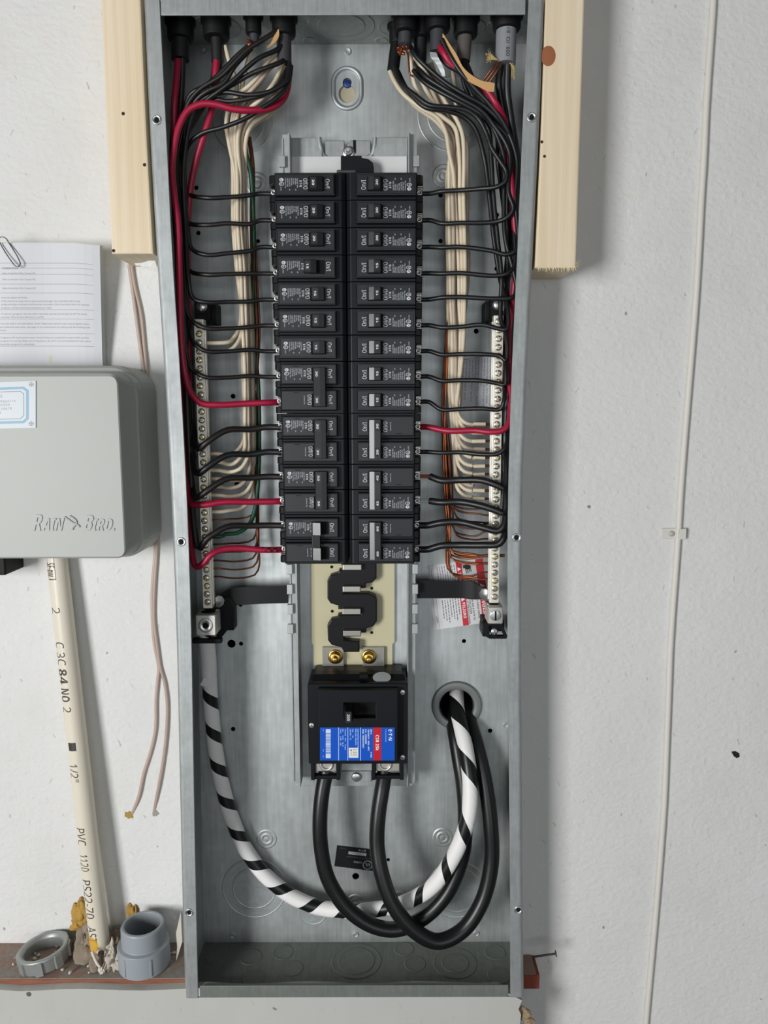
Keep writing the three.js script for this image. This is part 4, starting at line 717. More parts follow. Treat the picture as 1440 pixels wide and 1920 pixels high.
for (const row in planL) {
  const [f, o, gz] = planL[row], y = Lr[row], thick = row >= 10, r = thick ? 0.0032 : 0.0022, pts = [...fanL[f].map((p) => p)], t = term('L', +row);
  const last = pts[pts.length - 1][1];
  for (let q = last + 90; q < y - 80; q += 120) pts.push([GL(q, o + rr(-2.5, 2.5)), q, gz + rr(-0.003, 0.003)]);
  const steep = thick ? 40 : 18, cross = Math.max(gz, 0.055);
  if (row < 6) pts.push([GL(y - 34, o), y - 34, gz + 0.002], [GL(y, o + 5), y - 7, (gz + cross) / 2], [388, y + (row == 2 ? -2 : row == 3 ? 4 : 1), cross], [425, y + (row == 2 ? -5 : row == 3 ? 1 : 0), 0.053]);
  else if (!thick) pts.push([GL(y - 42, o), y - 42, gz + 0.004], [GL(y - 14, o + 6), y - 16, 0.060], [385, y + 1, 0.0615], [425, y + 2, 0.055]);
  else pts.push([GL(y + steep - 40, o), y - 5, gz + 0.006], [GL(y + steep, o + 8), y + steep - 4 + (row == 14 ? 8 : 0), 0.062], [385, y + steep - 14, 0.066], [404, y + 12, 0.0635], [428, y, 0.058]);
  pts.push([470, y - (row < 4 ? 4 : 1), 0.048], V(t.x - 0.014, t.y + 0.0002, t.z + 0.0025), V(t.x + 0.001, t.y, t.z + 0.003));
  wire('circuit_wire', `black wire feeding ${feed.L[row]}`, pts, r, row % 2 ? M.wireBlack : M.wireBrownBlack, 'wires of the left-column breakers');
}
wire('circuit_wire', 'red wire arching over the cream wires under the slit dark cable', [[538, 116, 0.046], [541, 150, 0.048], [532, 185, 0.054], [507, 203, 0.062], [470, 207, 0.07], [435, 204, 0.073], [405, 196, 0.075], [378, 195, 0.076], [352, 208, 0.076], [336, 237, 0.076], [327, 275, 0.076], [323, 320, 0.076], [327, 365, 0.076], [334, 420, 0.076], [336, 500, 0.076], [338, 580, 0.076], [341, 650, 0.075], [347, 700, 0.073], [359, 738, 0.068], [378, 756, 0.063], [410, 759, 0.06], [455, 757, 0.054], [500, 755, 0.05], V(term('L', 9).x - 0.003, term('L', 9).y, term('L', 9).z + 0.003), term('L', 9)], 0.0032, M.wireRed, undefined, 8);
wire('circuit_wire', 'red wire from the dark corner cable to the fifty amp double breaker', [[334, 112, 0.058], [331, 150, 0.06], [327, 200, 0.06], [328, 280, 0.05], [334, 400, 0.04], [342, 560, 0.036], [344, 700, 0.036], [346, 840, 0.042], [350, 910, 0.05], [358, 944, 0.06], [378, 947, 0.0645], [420, 941, 0.06], [470, 941, 0.052], V(term('L', 13).x - 0.004, term('L', 13).y, term('L', 13).z + 0.003), term('L', 13)], 0.0033, M.wireRed, undefined, 8);
{
  const w15 = wire('circuit_wire', 'red wire with black marker scrawl feeding the switched-off double breaker', [[406, 114, 0.058], [404, 140, 0.058], [401, 175, 0.056], [397, 207, 0.056], [388, 237, 0.056], [378, 268, 0.054], [367, 305, 0.05], [358, 350, 0.046], [352, 420, 0.042], [352, 520, 0.044], [354, 640, 0.042], [352, 760, 0.042], [354, 880, 0.045], [358, 980, 0.05], [360, 1040, 0.058], [368, 1063, 0.063], [380, 1058, 0.066], [396, 1040, 0.066], [418, 1030, 0.06], [450, 1028, 0.054], [490, 1031, 0.05], V(term('L', 15).x - 0.004, term('L', 15).y, term('L', 15).z + 0.003), term('L', 15)], 0.0033, M.wireRed, undefined, 8);
  const gs = []; for (let i = 0; i < 7; i++) { const x = 487 + i * 5.5; const q = P(x, 1030 + (i % 2 ? -2 : 2), 0.0498); gs.push(box(q.x - 0.001, q.x + 0.0012, q.y - 0.0012, q.y + 0.0012, q.z + 0.0019, q.z + 0.0024, 0.0002)); }
  part(w15, 'marker_scrawl', gs, M.hole, 'black marker scrawl');
}
// right column
const Rr = [0, 352, 417, 468, 513, 560, 613, 664, 714, 766, 810, 850, 905, 955, 985, 1020];
const fanR = {
  a: [[740, 124, 0.048], [752, 155, 0.056], [780, 180, 0.063], [805, 197, 0.066], [840, 201, 0.067], [875, 207, 0.067], [897, 223, 0.066]], b: [[763, 76, 0.062], [780, 105, 0.068], [805, 130, 0.07], [835, 155, 0.07], [875, 180, 0.07], [905, 197, 0.068], [930, 219, 0.066], [950, 244, 0.063]],
  c: [[775, 132, 0.056], [797, 155, 0.063], [825, 172, 0.066], [855, 188, 0.068], [892, 208, 0.067], [928, 233, 0.064], [950, 258, 0.06]], d: [[828, 74, 0.072], [845, 107, 0.074], [865, 137, 0.074], [887, 162, 0.072], [915, 192, 0.07], [940, 224, 0.067], [958, 262, 0.06]],
  e: [[822, 102, 0.068], [840, 122, 0.072], [860, 134, 0.072], [880, 156, 0.07], [905, 188, 0.067], [934, 226, 0.062]], f: [[745, 132, 0.044], [765, 170, 0.054], [798, 201, 0.06], [840, 208, 0.061], [870, 220, 0.058], [890, 240, 0.056]],
  g: [[785, 118, 0.054], [806, 148, 0.06], [840, 172, 0.064], [872, 190, 0.064], [905, 212, 0.062], [925, 240, 0.06]], h: [[939, 120, 0.056], [935, 155, 0.054], [941, 195, 0.05], [952, 240, 0.046]], i: [[952, 122, 0.064], [951, 170, 0.06], [957, 217, 0.056], [963, 255, 0.054]],
  j: [[870, 116, 0.058], [876, 145, 0.062], [890, 172, 0.062], [915, 205, 0.058], [940, 240, 0.054]], k: [[864, 116, 0.052], [868, 150, 0.054], [880, 182, 0.054], [902, 214, 0.052], [930, 250, 0.048]], l: [[792, 120, 0.046], [812, 152, 0.052], [850, 180, 0.056], [885, 206, 0.056], [915, 240, 0.052]], m: [[780, 120, 0.058], [796, 142, 0.066], [830, 165, 0.069], [866, 186, 0.07], [900, 206, 0.069], [922, 230, 0.066]],
};
// [fan, top point near y=300, offset at 300, offset low, depth]
const planR = { 1: ['a', 50, 46, 0.066], 2: ['m', 22, 20, 0.064], 3: ['b', 8, 10, 0.062], 4: ['c', 12, 12, 0.055], 5: ['g', 34, 18, 0.060], 6: ['f', 70, 30, 0.048], 7: ['l', 58, 26, 0.052], 8: ['e', 28, 15, 0.044], 9: ['d', 14, 20, 0.036], 11: ['k', 44, 10, 0.036], 12: ['i', 7, 8, 0.048], 13: ['h', 18, 5, 0.036], 14: ['j', 34, 9, 0.026], 15: ['h2', 20, 4, 0.03] };
fanR.h2 = [[872, 120, 0.05], [890, 160, 0.048], [925, 215, 0.044], [948, 262, 0.04]];
for (const row in planR) {
  const [f, o1, o2, gz] = planR[row], y = Rr[row], thick = row >= 12, r = thick ? 0.0036 : 0.00225, pts = [...fanR[f]], t = term('R', +row);
  const off = (q) => o1 + (o2 - o1) * Math.min(1, Math.max(0, (q - 300) / 230));
  if (row == 1) pts.push([912, 250, 0.066], [921, 276, 0.067], [938, 303, 0.068], [949, 322, 0.068], [947, 340, 0.068], [932, 350, 0.066], [900, 354, 0.06]);
  else {
    for (let q = pts[pts.length - 1][1] + 55; q < y - 55; q += 75) pts.push([GR(q, off(q) + rr(-1.5, 1.5)), q, gz + rr(-0.002, 0.002)]);
    if (row == 2) pts.push([962, 392, 0.066], [950, 408, 0.064], [928, 416, 0.06]);
    else if (row == 3) pts.push([972, 455, 0.064], [968, 469, 0.0645], [950, 477, 0.063], [920, 470, 0.06]);
    else if (row == 4) pts.push([963, 500, 0.062], [950, 513, 0.063], [930, 517, 0.061]);
    else if (row == 5) pts.push([968, 540, 0.062], [962, 557, 0.063], [930, 560, 0.061]);
    else if (row < 10) pts.push([GR(y - 30, 12), y - 26, 0.062], [GR(y, 13), y - 2 + (row == 7 ? 14 : row == 8 ? 10 : row == 9 ? -10 : 6), 0.065], [938, y + (row == 7 ? 4 : row == 8 ? 6 : row == 9 ? 1 : 4), 0.0635], [905, y + (row == 6 ? -4 : 0), 0.06]);
    else pts.push([GR(y - 40, 5), y - 38, 0.058], [GR(y, 7), y + (row == 12 ? 11 : row == 13 ? 8 : row == 14 ? 0 : -12), 0.068], [935, y + (row == 12 ? 6 : row == 13 ? 4 : row == 14 ? 10 : 0), 0.0675], [905, y + (row == 12 ? -4 : row == 13 ? -6 : row == 14 ? 4 : 2), 0.063]);
  }
  const yy = [0, 358, 418, 463, 512, 557, 613, 664, 713, 767, 0, 848, 900, 941, 979, 1022][row];
  pts.push([862, yy - (row == 1 ? 1 : 0), 0.054], [828, yy + 1, 0.05]);
  if (thick && row < 14) {
    pts.push(V(t.x + 0.012, t.y, t.z + 0.002));
    const w = wire('circuit_wire', `thick bare-ended black wire to ${feed.R[row]}`, pts, r, M.wireBlack, 'wires of the right-column breakers', 7);
    const s = []; for (let i = 0; i < 7; i++) { const a = i / 7 * 6.283, c = V(0, Math.cos(a) * 0.0015, Math.sin(a) * 0.0015); s.push(cyl(V(t.x + 0.0125, t.y, t.z + 0.002).add(c), V(t.x, t.y, t.z + 0.001).add(c), 0.0007, 0.0007, 6)); }
    part(w, 'bare_strands', s, row == 12 ? mat(0xb06a58, 0.4, 0.7) : M.zinc, row == 12 ? 'bare copper strands' : 'bare tinned strands');
  } else {
    pts.push(V(t.x + 0.010, t.y, t.z + 0.003), V(t.x, t.y, t.z + 0.002));
    wire('circuit_wire', `black wire feeding ${feed.R[row]}`, pts, r, M.wireBlack, 'wires of the right-column breakers', 7);
  }
}
wire('circuit_wire', `red wire feeding ${feed.R[10]}`, [[824, 88, 0.07], [832, 100, 0.074], [845, 120, 0.073], [868, 138, 0.07], [898, 156, 0.07], [915, 172, 0.071], [930, 195, 0.071], [944, 222, 0.062], [949, 255, 0.054], [952, 288, 0.056], [957, 325, 0.062], [961, 365, 0.063], [964, 410, 0.058], [968, 470, 0.056], [962, 560, 0.05], [953, 640, 0.052], [956, 720, 0.056], [957, 770, 0.062], [954, 794, 0.066], [944, 806, 0.0665], [922, 810, 0.065], [890, 807, 0.06], [840, 808, 0.054], V(term('R', 10).x + 0.008, term('R', 10).y, term('R', 10).z + 0.003), term('R', 10)], 0.0031, M.wireRed, undefined, 8);

// ---------- neutral (cream) and ground (copper, green) wires ----------
const nth = (i) => ['first', 'second', 'third', 'fourth', 'fifth', 'sixth', 'seventh', 'eighth', 'ninth', 'tenth', 'eleventh', 'twelfth', '13th', '14th', '15th', '16th', '17th', '18th', '19th', '20th', '21st', '22nd', '23rd', '24th', '25th', '26th', '27th', '28th', '29th', '30th', '31st', '32nd', '33rd', '34th'][i];
const nearI = (bar, py) => { const y = P(500, py, NZ).y; let b = 0; for (let i = 0; i < 34; i++) if (Math.abs(barScrewY(bar, i) - y) < Math.abs(barScrewY(bar, b) - y)) b = i; return b; };
// upper paths of the cream wires [px, py, z], then the column x at 350 / 600, depth, and the screw they turn into
const topWL = [
  [[422, 86, 0.05], [430, 116, 0.05], [444, 160, 0.044], [436, 215, 0.04], [434, 262, 0.04]], [[530, 92, 0.056], [506, 110, 0.06], [490, 135, 0.062], [468, 160, 0.06], [447, 176, 0.054], [430, 200, 0.046], [424, 232, 0.042], [430, 272, 0.04]],
  [[530, 104, 0.055], [510, 118, 0.058], [496, 140, 0.06], [474, 166, 0.058], [452, 190, 0.052], [440, 220, 0.046], [436, 262, 0.042]], [[477, 82, 0.06], [471, 96, 0.061], [466, 112, 0.06], [456, 150, 0.052], [450, 190, 0.048], [444, 222, 0.046], [441, 262, 0.044]],
  [[532, 112, 0.056], [518, 148, 0.058], [506, 166, 0.062], [488, 187, 0.062], [468, 204, 0.058], [454, 226, 0.052], [446, 258, 0.048]], [[534, 112, 0.05], [524, 142, 0.05], [514, 180, 0.054], [490, 205, 0.052], [468, 226, 0.048], [454, 255, 0.044]],
  [[536, 114, 0.048], [528, 152, 0.05], [515, 200, 0.054], [490, 220, 0.052], [472, 234, 0.05], [462, 258, 0.046]], [[538, 114, 0.044], [528, 160, 0.044], [512, 210, 0.046], [484, 228, 0.044], [466, 246, 0.042], [458, 270, 0.04]], [[530, 110, 0.048], [504, 130, 0.05], [480, 170, 0.048], [458, 208, 0.044], [446, 244, 0.04]],
];
const colWL = [[437, 448, 640, 0.026], [441, 450, 656, 0.032], [446, 455, 852, 0.030], [445, 456, 870, 0.036], [450, 462, 884, 0.034], [456, 464, 914, 0.030], [460, 470, 930, 0.024], [453, 468, 956, 0.020], [457, 473, 900, 0.022]];
colWL.forEach(([x1, x2, py, z], k) => {
  const i = nearI(barL, py), ys = barScrewY(barL, i), pts = [...topWL[k], [x1, 330, z + 0.006], [x1 + 1 + rr(-1, 1), 420, z + 0.003], [x1 + (x2 - x1) * 0.6 + rr(-1, 1), 510, z]];
  if (py > 700) pts.push([x2 + rr(-1, 1), 610, z], [x2 + 2 + rr(-1.5, 1.5), 700, z], [x2 + 4 + rr(-1, 1), py - 62, z + 0.002], [x2 + 2, py - 26, z + 0.005], [x2 - 12, py - 5, z + 0.008]);
  else pts.push([x2 + 4, 570, z], [x2 + 2, py - 28, z + 0.003], [x2 - 10, py - 6, z + 0.008]);
  pts.push([430, py + 1, 0.04], V(barL.x + 0.016, ys, 0.044), V(barL.x + 0.002, ys, 0.0445));
  wire('neutral_wire', `cream wire bending into the ${nth(i)} screw of the bar nearest the sprinkler controller`, pts, 0.0021, k % 3 === 2 ? M.wireWhiteGrey : M.wireWhite, 'cream neutral wires');
});
const topWR = [
  [[731, 134, 0.044], [741, 155, 0.05], [757, 177, 0.054], [790, 203, 0.056], [821, 222, 0.055], [836, 250, 0.052], [842, 287, 0.046], [850, 325, 0.042]], [[768, 96, 0.06], [778, 160, 0.052], [806, 203, 0.054], [831, 220, 0.054], [853, 240, 0.052], [859, 270, 0.048], [862, 310, 0.042]],
  [[777, 106, 0.062], [800, 140, 0.062], [820, 163, 0.06], [840, 200, 0.056], [857, 226, 0.056], [867, 252, 0.053], [870, 300, 0.046]], [[790, 125, 0.05], [815, 180, 0.048], [838, 236, 0.046], [850, 262, 0.042], [848, 305, 0.036]],
  [[848, 118, 0.058], [851, 150, 0.054], [855, 200, 0.048], [862, 245, 0.044], [864, 290, 0.038]], [[735, 138, 0.038], [775, 195, 0.046], [822, 232, 0.046], [844, 268, 0.042], [842, 312, 0.036]],
  [[780, 130, 0.048], [808, 185, 0.046], [846, 235, 0.042], [858, 270, 0.038], [854, 312, 0.034]], [[800, 120, 0.046], [826, 180, 0.044], [858, 232, 0.04], [874, 270, 0.036], [876, 310, 0.034]],
  [[808, 118, 0.042], [830, 180, 0.04], [850, 230, 0.036], [860, 280, 0.03], [852, 330, 0.026]], [[795, 118, 0.04], [815, 175, 0.036], [840, 235, 0.032], [845, 290, 0.028], [838, 335, 0.024]],
];
// [x at 350, x at 500, x at 650, screw pixel row, depth]
const colWR = [[852, 860, 866, 796, 0.034], [862, 866, 862, 811, 0.034], [869, 872, 868, 827, 0.036], [848, 850, 854, 842, 0.036], [866, 864, 858, 858, 0.03], [842, 844, 850, 873, 0.030], [855, 852, 848, 888, 0.030], [876, 878, 864, 909, 0.026], [850, 846, 846, 920, 0.024], [838, 840, 842, 932, 0.022]];
colWR.forEach(([a, b, c, py, z], k) => {
  const i = nearI(barR, py), ys = barScrewY(barR, i), tipX = barR.x - 0.0066, bend = c + (py - 650) * (c > 862 ? -0.02 : 0.015) - (c - 856) * 0.6;
  const pts = [...topWR[k], [a, 365, z + 0.003], [(a + b) / 2 + rr(-1.5, 1.5), 430, z], [b, 500, z], [(b + c) / 2 + rr(-2, 2), 580, z], [c, 650, z]];
  if (py > 830) pts.push([c + rr(-1, 1), 730, z]);
  pts.push([bend - 1, py - 62, z + 0.002], [bend, py - 32, z + 0.005], [bend + 4, py - 15, z + 0.008], [bend + 16, py - 3, z + 0.010], [bend + 34, py + 1, 0.042], V(tipX - 0.018, ys + rr(-0.0006, 0.0006), 0.044), V(tipX - 0.0045, ys, 0.0445));
  const w = wire('neutral_wire', `cream wire curving into the ${nth(i)} screw of the bar over the danger sticker`, pts, 0.0021, k % 4 === 3 ? M.wireWhiteGrey : M.wireWhite, 'cream neutral wires', 7);
  part(w, 'bare_tip', cyl(V(tipX - 0.0048, ys, 0.0445), V(barR.x - 0.004, ys, 0.0445), 0.0013, 0.0013, 8), M.copperDark, 'bare copper tip');
});
// green wires
one('green_wire', 'dark green wire running down beside the cream wires and curling to the bar', 'wire', tube([[459, 250, 0.04], [461, 285, 0.036], [470, 325, 0.03], [474, 380, 0.024], [476, 470, 0.02], [475, 560, 0.02], [476, 640, 0.02], [484, 720, 0.02], [486, 820, 0.02], [484, 900, 0.022], [479, 950, 0.026], [468, 982, 0.03], [446, 999, 0.036], [420, 1002, 0.042], V(barL.x + 0.016, barScrewY(barL, nearI(barL, 1008)), 0.044), V(barL.x, barScrewY(barL, nearI(barL, 1008)), 0.044)], 0.0023, 7, 10), M.wireGreen);
// bare copper grounds, left
[[972, 478, 0.018], [1018, 480, 0.016], [1034, 482, 0.02], [1052, 481, 0.022], [1067, 483, 0.018], [1083, 485, 0.02]].forEach(([py, x, z], k) => {
  const i = nearI(barL, py), ys = barScrewY(barL, i), R = 22;
  one('ground_wire', `bare copper wire turning into the ${nth(i)} screw of the bar nearest the sprinkler controller`, 'wire', tube([[465 + k * 0.8, 256, 0.036], [471 + k, 310, 0.026], [470 + k * 1.4, 400, z], [472 + k * 2, 520, z], [477 + k * 2, 620, z], [k % 2 ? 482 : 478, 720, z], [x - 1, 830, z], [x, py - 60, z], [x + 1, py - R, z + 0.004], [x - 6, py - 6, z + 0.008], [x - R - 4, py, z + 0.012], [430, py + 1, 0.04], V(barL.x + 0.014, ys, 0.0445), V(barL.x, ys, 0.0445)], 0.0010, 6, 7), k % 2 ? M.copperDark : M.copper, 'bare copper ground wires');
});
M.copperMid = mat(0x6a3e2c, 0.42, 0.75);
// bare copper grounds, right
[[955, 0], [963, 1], [979, 2], [991, 3], [1005, 4], [1012, 5], [1038, 6], [1041, 7], [1044, 8], [1047, 9], [1055, 10], [1058, 11], [1080, 12], [1083, 13], [1086, 14]].forEach(([py, k]) => {
  const i = nearI(barR, py), ys = barScrewY(barR, i) + ((k % 3) - 1) * 0.0007, x = 828 + (k * 7 % 12) + (k > 5 ? 5 : 8), z = 0.014 + (k % 4) * 0.003, low = k > 5;
  const b = low ? 838 + (k % 3) * 3 : 845 + (k % 3) * 3;
  one('ground_wire', `bare copper wire fanning into the ${nth(i)} screw of the bar over the danger sticker`, 'wire', tube([[850 + k % 5, 250, 0.024], [846 + (k * 5 % 9), 360, z], [843 + (k * 7 % 11), 500, z], [836 + (k * 3 % 9), 640, z], [830 + (k * 5 % 10), 760, z], [x - 2, 860, z], [x + 2, Math.min(py - 50, 950), z], ...(low ? [[b, 1000, z + 0.003]] : []), [b - 1, py - 24, z + 0.006], [b + 5, py - 9, z + 0.010], [b + 22, py - 2, 0.036], [b + 46, py, 0.042], V(barR.x - 0.010, ys, 0.0445), V(barR.x + (low && k < 10 ? 0.011 : 0.001), ys, 0.0445)], 0.0010, 6, 7), k > 5 && k % 2 ? M.copper : k > 5 || k % 3 === 1 ? M.copperMid : M.copperDark, 'bare copper ground wires');
});
// ---------- wood posts beside the box ----------
{
  const zf = 0.083;
  const l0 = P(209, 474, zf).x, lb = P(240, 476, zf).y, l = thing('wood_post', 'pale pine post on the side of the sprinkler controller, two nail holes in its face', 'post', [(l0 + bx.l) / 2, lb, WZ]);
  const rel = (t, g) => { g = merge(g); g.translate(-t.position.x, -t.position.y, -t.position.z); return g; };
  const lt = bx.t + 0.08, ysl = YS.filter((y) => y > lb + 0.01), stud = extrude([[l0, lb], [edgeX(1, lb) - 0.0032, lb], ...ysl.map((y) => [edgeX(1, y) - 0.0032, y]), [edgeX(1, bx.t) - 0.0045, lt], [P(189.5, 0, zf).x + (l0 - P(189.5, 0, zf).x) * -0.2, lt]], zf - WZ - 0.0002, 0.0018); stud.translate(0, 0, WZ + 0.0002); part(l, 'timber', rel(l, stud), M.pine);
  for (const [x, y] of [[231, 213], [271, 309], [213, 470]]) part(l, 'nail_hole', rel(l, lathe([[1e-5, 0.0002], [0.0012, 0.0002], [0.0016, 0]], P(x, y, zf))), mat(0x3a2a1c, 0.9));
  const r1 = P(1080, 502, zf).x, rb = P(1040, 502, zf).y, r = thing('wood_post', 'pale pine post with a round brown knot and a splintered sawn end', 'post', [(r1 + bx.r) / 2, rb, WZ]);
  part(r, 'timber', rel(r, (() => { const ysr = YS.filter((y) => y > rb + 0.01), g = extrude([[edgeX(4, rb) + 0.0028, rb], [r1, rb], [P(1097, 0, zf).x, lt], [edgeX(4, bx.t) + 0.001, lt], ...ysr.slice().reverse().map((y) => [edgeX(4, y) + 0.001 + 0.0018 * (bx.t - y) / (bx.t - rb), y])], zf - WZ - 0.0002, 0.0018); g.translate(0, 0, WZ + 0.0002); return g; })()), M.pine);
  const kn = lathe([[1e-5, 0.0004], [0.0062, 0.0004], [0.0068, 0]], V(0, 0, 0), undefined, 24); kn.scale(1, 1.3, 1); const kq = P(1028, 105, zf); kn.translate(kq.x, kq.y, kq.z); part(r, 'knot', rel(r, kn), M.knot, 'brown knot');
  for (const [x, y] of [[1016, 266], [1021, 293]]) part(r, 'nail_hole', rel(r, lathe([[1e-5, 0.0002], [0.0012, 0.0002], [0.0014, 0]], P(x, y, zf))), mat(0x3a2a1c, 0.9));
  const sp = []; for (let i = 0; i < 46; i++) { const x0 = edgeX(4, rb) + 0.005, x = x0 + (r1 - x0 - 0.001) * (i / 45), q = V(x, rb + 0.0005, zf - 0.0012); sp.push(cyl(q, q.clone().add(V(rr(-0.0018, 0.0022), -rr(0.001, 0.0052), rr(0, 0.0016))), 0.0006, 0.0001, 4)); }
  for (let i = 0; i < 8; i++) { const q = V(r1 - 0.002, rb + 0.002, zf - 0.002); sp.push(cyl(q, q.clone().add(V(rr(0.001, 0.007), rr(-0.002, 0.007), rr(0, 0.002))), 0.0005, 0.0001, 4)); }
  part(r, 'splinters', rel(r, sp), M.pineEnd, 'frayed saw splinters');
  const s = (px, py, z) => P(px, py, z), gs = [slab(s(262, 494, 0.046), s(278, 489, 0.05), s(281, 500, 0.046), s(266, 501, 0.044), 0.0003), slab(s(276, 489, 0.05), s(291, 488, 0.05), s(295, 505, 0.046), s(279, 501, 0.048), 0.0003), slab(s(252, 494, 0.044), s(263, 493, 0.046), s(266, 498, 0.044), s(255, 498, 0.043), 0.0003)];
  one('torn_label', 'torn scrap of white paper on the wall under the pine post', 'paper', gs, mat(0xe4e4e2, 0.7));
}

// ---------- sprinkler controller, its booklet and paper clip ----------
{
  const R0 = P(283, 850, 0.05).x, top = P(100, 688, 0.045).y, bot = P(100, 1053, 0.09).y, Lx = -0.68, c = [-0.45, bot, WZ];
  const t = thing('sprinkler_controller', 'off white plastic sprinkler controller box with a raised logo', 'controller', c);
  const g = (q) => { q = merge(q); q.translate(-c[0], -c[1], -c[2]); return q; };
  part(t, 'housing', g(loft([[Lx, R0 - 0.003, bot + 0.006, top - 0.003, 0.024, WZ + 0.0003], [Lx, R0, bot, top, 0.026, 0.024], [Lx, R0, bot, top, 0.026, 0.066], [Lx, R0 - 0.0008, bot + 0.0008, top - 0.0008, 0.026, 0.070], [Lx, R0 - 0.003, bot + 0.002, top - 0.003, 0.025, 0.073]], 8)), M.ctrl);
  const F2 = 0.1165, fr = P(226, 880, F2), fx = fr.x, ft = P(100, 706, F2).y, fb = P(100, 1044, F2).y;
  part(t, 'front_cover', g(loft([[Lx, fx + 0.0105, bot + 0.004, top - 0.006, 0.022, 0.0725], [Lx, fx + 0.0100, bot + 0.0045, top - 0.0065, 0.022, 0.088], [Lx, fx + 0.0085, bot + 0.006, top - 0.0075, 0.02, 0.090], [Lx, fx + 0.0020, fb - 0.002, ft + 0.003, 0.010, 0.1135], [Lx, fx + 0.0010, fb - 0.0008, ft + 0.001, 0.008, 0.1156], [Lx, fx, fb, ft, 0.006, F2]], 6)), M.ctrl);
  // raised logo
  const font = await new FontLoader().loadAsync('fonts/droid/droid_sans_bold.typeface.json');
  const put = (s, x0, x1, base, h) => {
    const a = P(x0, base, F2), b = P(x1, base, F2), tg = new TextGeometry(s, { font, size: 1, depth: 0.06, curveSegments: 5, bevelEnabled: true, bevelSize: 0.012, bevelThickness: 0.03, bevelSegments: 2 });
    tg.computeBoundingBox(); const bb = tg.boundingBox, hh = (P(x0, base - h, F2).y - a.y);
    tg.translate(-bb.min.x, 0, 0); tg.scale((b.x - a.x) / (bb.max.x - bb.min.x), hh / 0.72, 0.012); const p = tg.attributes.position; for (let i = 0; i < p.count; i++) p.setX(i, p.getX(i) + p.getY(i) * 0.28);
    tg.computeVertexNormals(); tg.translate(a.x, a.y, F2 - 0.0002); return tg;
  };
  const z = F2 + 0.0004, w = (pts) => tube(pts.map(([x, y]) => [x, y, z]), 0.0009, 4, 6);
  part(t, 'raised_logo', g([put('R', 61, 77, 995, 22), put('AIN', 79, 116, 995, 17), put('B', 156, 171, 995, 21), put('IRD.', 172, 215, 995, 16), w([[121, 969], [130, 975], [137, 980], [142, 982]]), w([[131, 967], [140, 973], [144, 980], [138, 987], [136, 993]]), w([[138, 988], [144, 983], [150, 988]])]), M.ctrl, 'raised lettering RAIN BIRD with a bird mark');
  const plate = canvasTex(360, 440, (x, ww, h) => {
    x.fillStyle = '#b9c0c5'; x.fillRect(0, 0, ww, h); x.strokeStyle = '#5f94ab'; x.lineWidth = 24; x.beginPath(); x.moveTo(-5, 62); x.lineTo(258, 62); x.lineTo(292, 92); x.lineTo(292, 350); x.lineTo(258, 384); x.lineTo(-5, 384); x.stroke();
    x.strokeStyle = '#5c5f66'; x.lineWidth = 6; x.beginPath(); x.moveTo(-5, 94); x.lineTo(234, 94); x.lineTo(262, 118); x.lineTo(262, 322); x.lineTo(234, 352); x.lineTo(-5, 352); x.stroke();
    x.strokeStyle = '#55585c'; x.lineWidth = 5; for (const y of [32, 400]) { x.beginPath(); x.arc(324, y, 18, 0, 7); x.moveTo(306, y); x.lineTo(342, y); x.moveTo(324, y - 18); x.lineTo(324, y + 18); x.stroke(); }
    x.fillStyle = '#3a3d42'; x.textAlign = 'right'; x.textBaseline = 'middle'; x.font = '38px sans-serif'; x.fillText('E', 88, 133); x.font = '31px monospace'; x.fillText('n Repairs', 198, 181); x.fillText('NTEED', 148, 217); x.fillText('C8678', 166, 253); x.fillText('2', 78, 288);
  });
  const q = (a, b) => P(a, b, F2 + 0.0009);
  part(t, 'service_plate', g(slab(q(-15, 717), q(67, 714), q(67, 802), q(-15, 804), 0.0008)), mat(0xffffff, 0.4, 0, { map: plate }), 'pale service plate with a light blue border');
  // black clip under the controller
  const d = P(8, 1066, 0.05); one('cable_gland', 'black plastic fitting under the sprinkler controller', 'fitting', box(d.x - 0.06, P(19, 1066, 0.05).x, d.y - 0.0052, bot + 0.004, WZ + 0.0005, 0.06, 0.002), M.plasticMatte);

  // booklet tucked behind the controller's top edge
  const page = canvasTex(720, 900, (x, ww, h) => {
    x.fillStyle = '#d2d3d6'; x.fillRect(0, 0, ww, h); x.strokeStyle = '#77797d'; x.lineWidth = 2; const Y = (py) => (py - 455) / 240 * h, Xp = (px) => (px + 20) / 210 * ww;
    for (const y of [491, 500, 511, 529, 545, 575, 592, 618, 641]) { x.beginPath(); x.moveTo(0, Y(y)); x.lineTo(Xp(176), Y(y)); x.stroke(); }
    x.fillStyle = '#6e7074'; x.font = 'bold 16px sans-serif'; x.fillText('CORRECTION', Xp(8), Y(502)); x.font = '17px sans-serif';
    const T2 = (s, px, py) => x.fillText(s, Xp(px), Y(py));
    T2('See correction for Cause #2.', 8, 511); T2('See correction for Cause #2.', 8, 522); T2('See correction for Cause #2.', 8, 538);
    x.font = '15px sans-serif'; T2('Push the RESET BUTTON.', 6, 555); T2('If the electrical surge did no permanent damage, the controller will accept', 6, 561); T2('programming commands and function normally. If the controller does not operate', 6, 567); T2('properly, contact Technical Assistance at 1-800.', 6, 573);
    T2('To cancel a program that has been manually started, set the dial to OFF for three', 5, 584); T2('seconds. Then set the dial back to AUTO.', 5, 590); T2('Turn the dial to SET WATERING START TIMES and check to see if any programs have', 4, 602); T2('an undesired start time. See page 12 for instructions on setting and eliminating start', 4, 608); T2('times.', 4, 614);
    T2('Programs will stack (extend start times) if they are scheduled to start while another', 4, 627); T2('program is running. Make sure Programs A, B, and C are not scheduled to start when', 4, 633); T2('any other program is scheduled.', 4, 639);
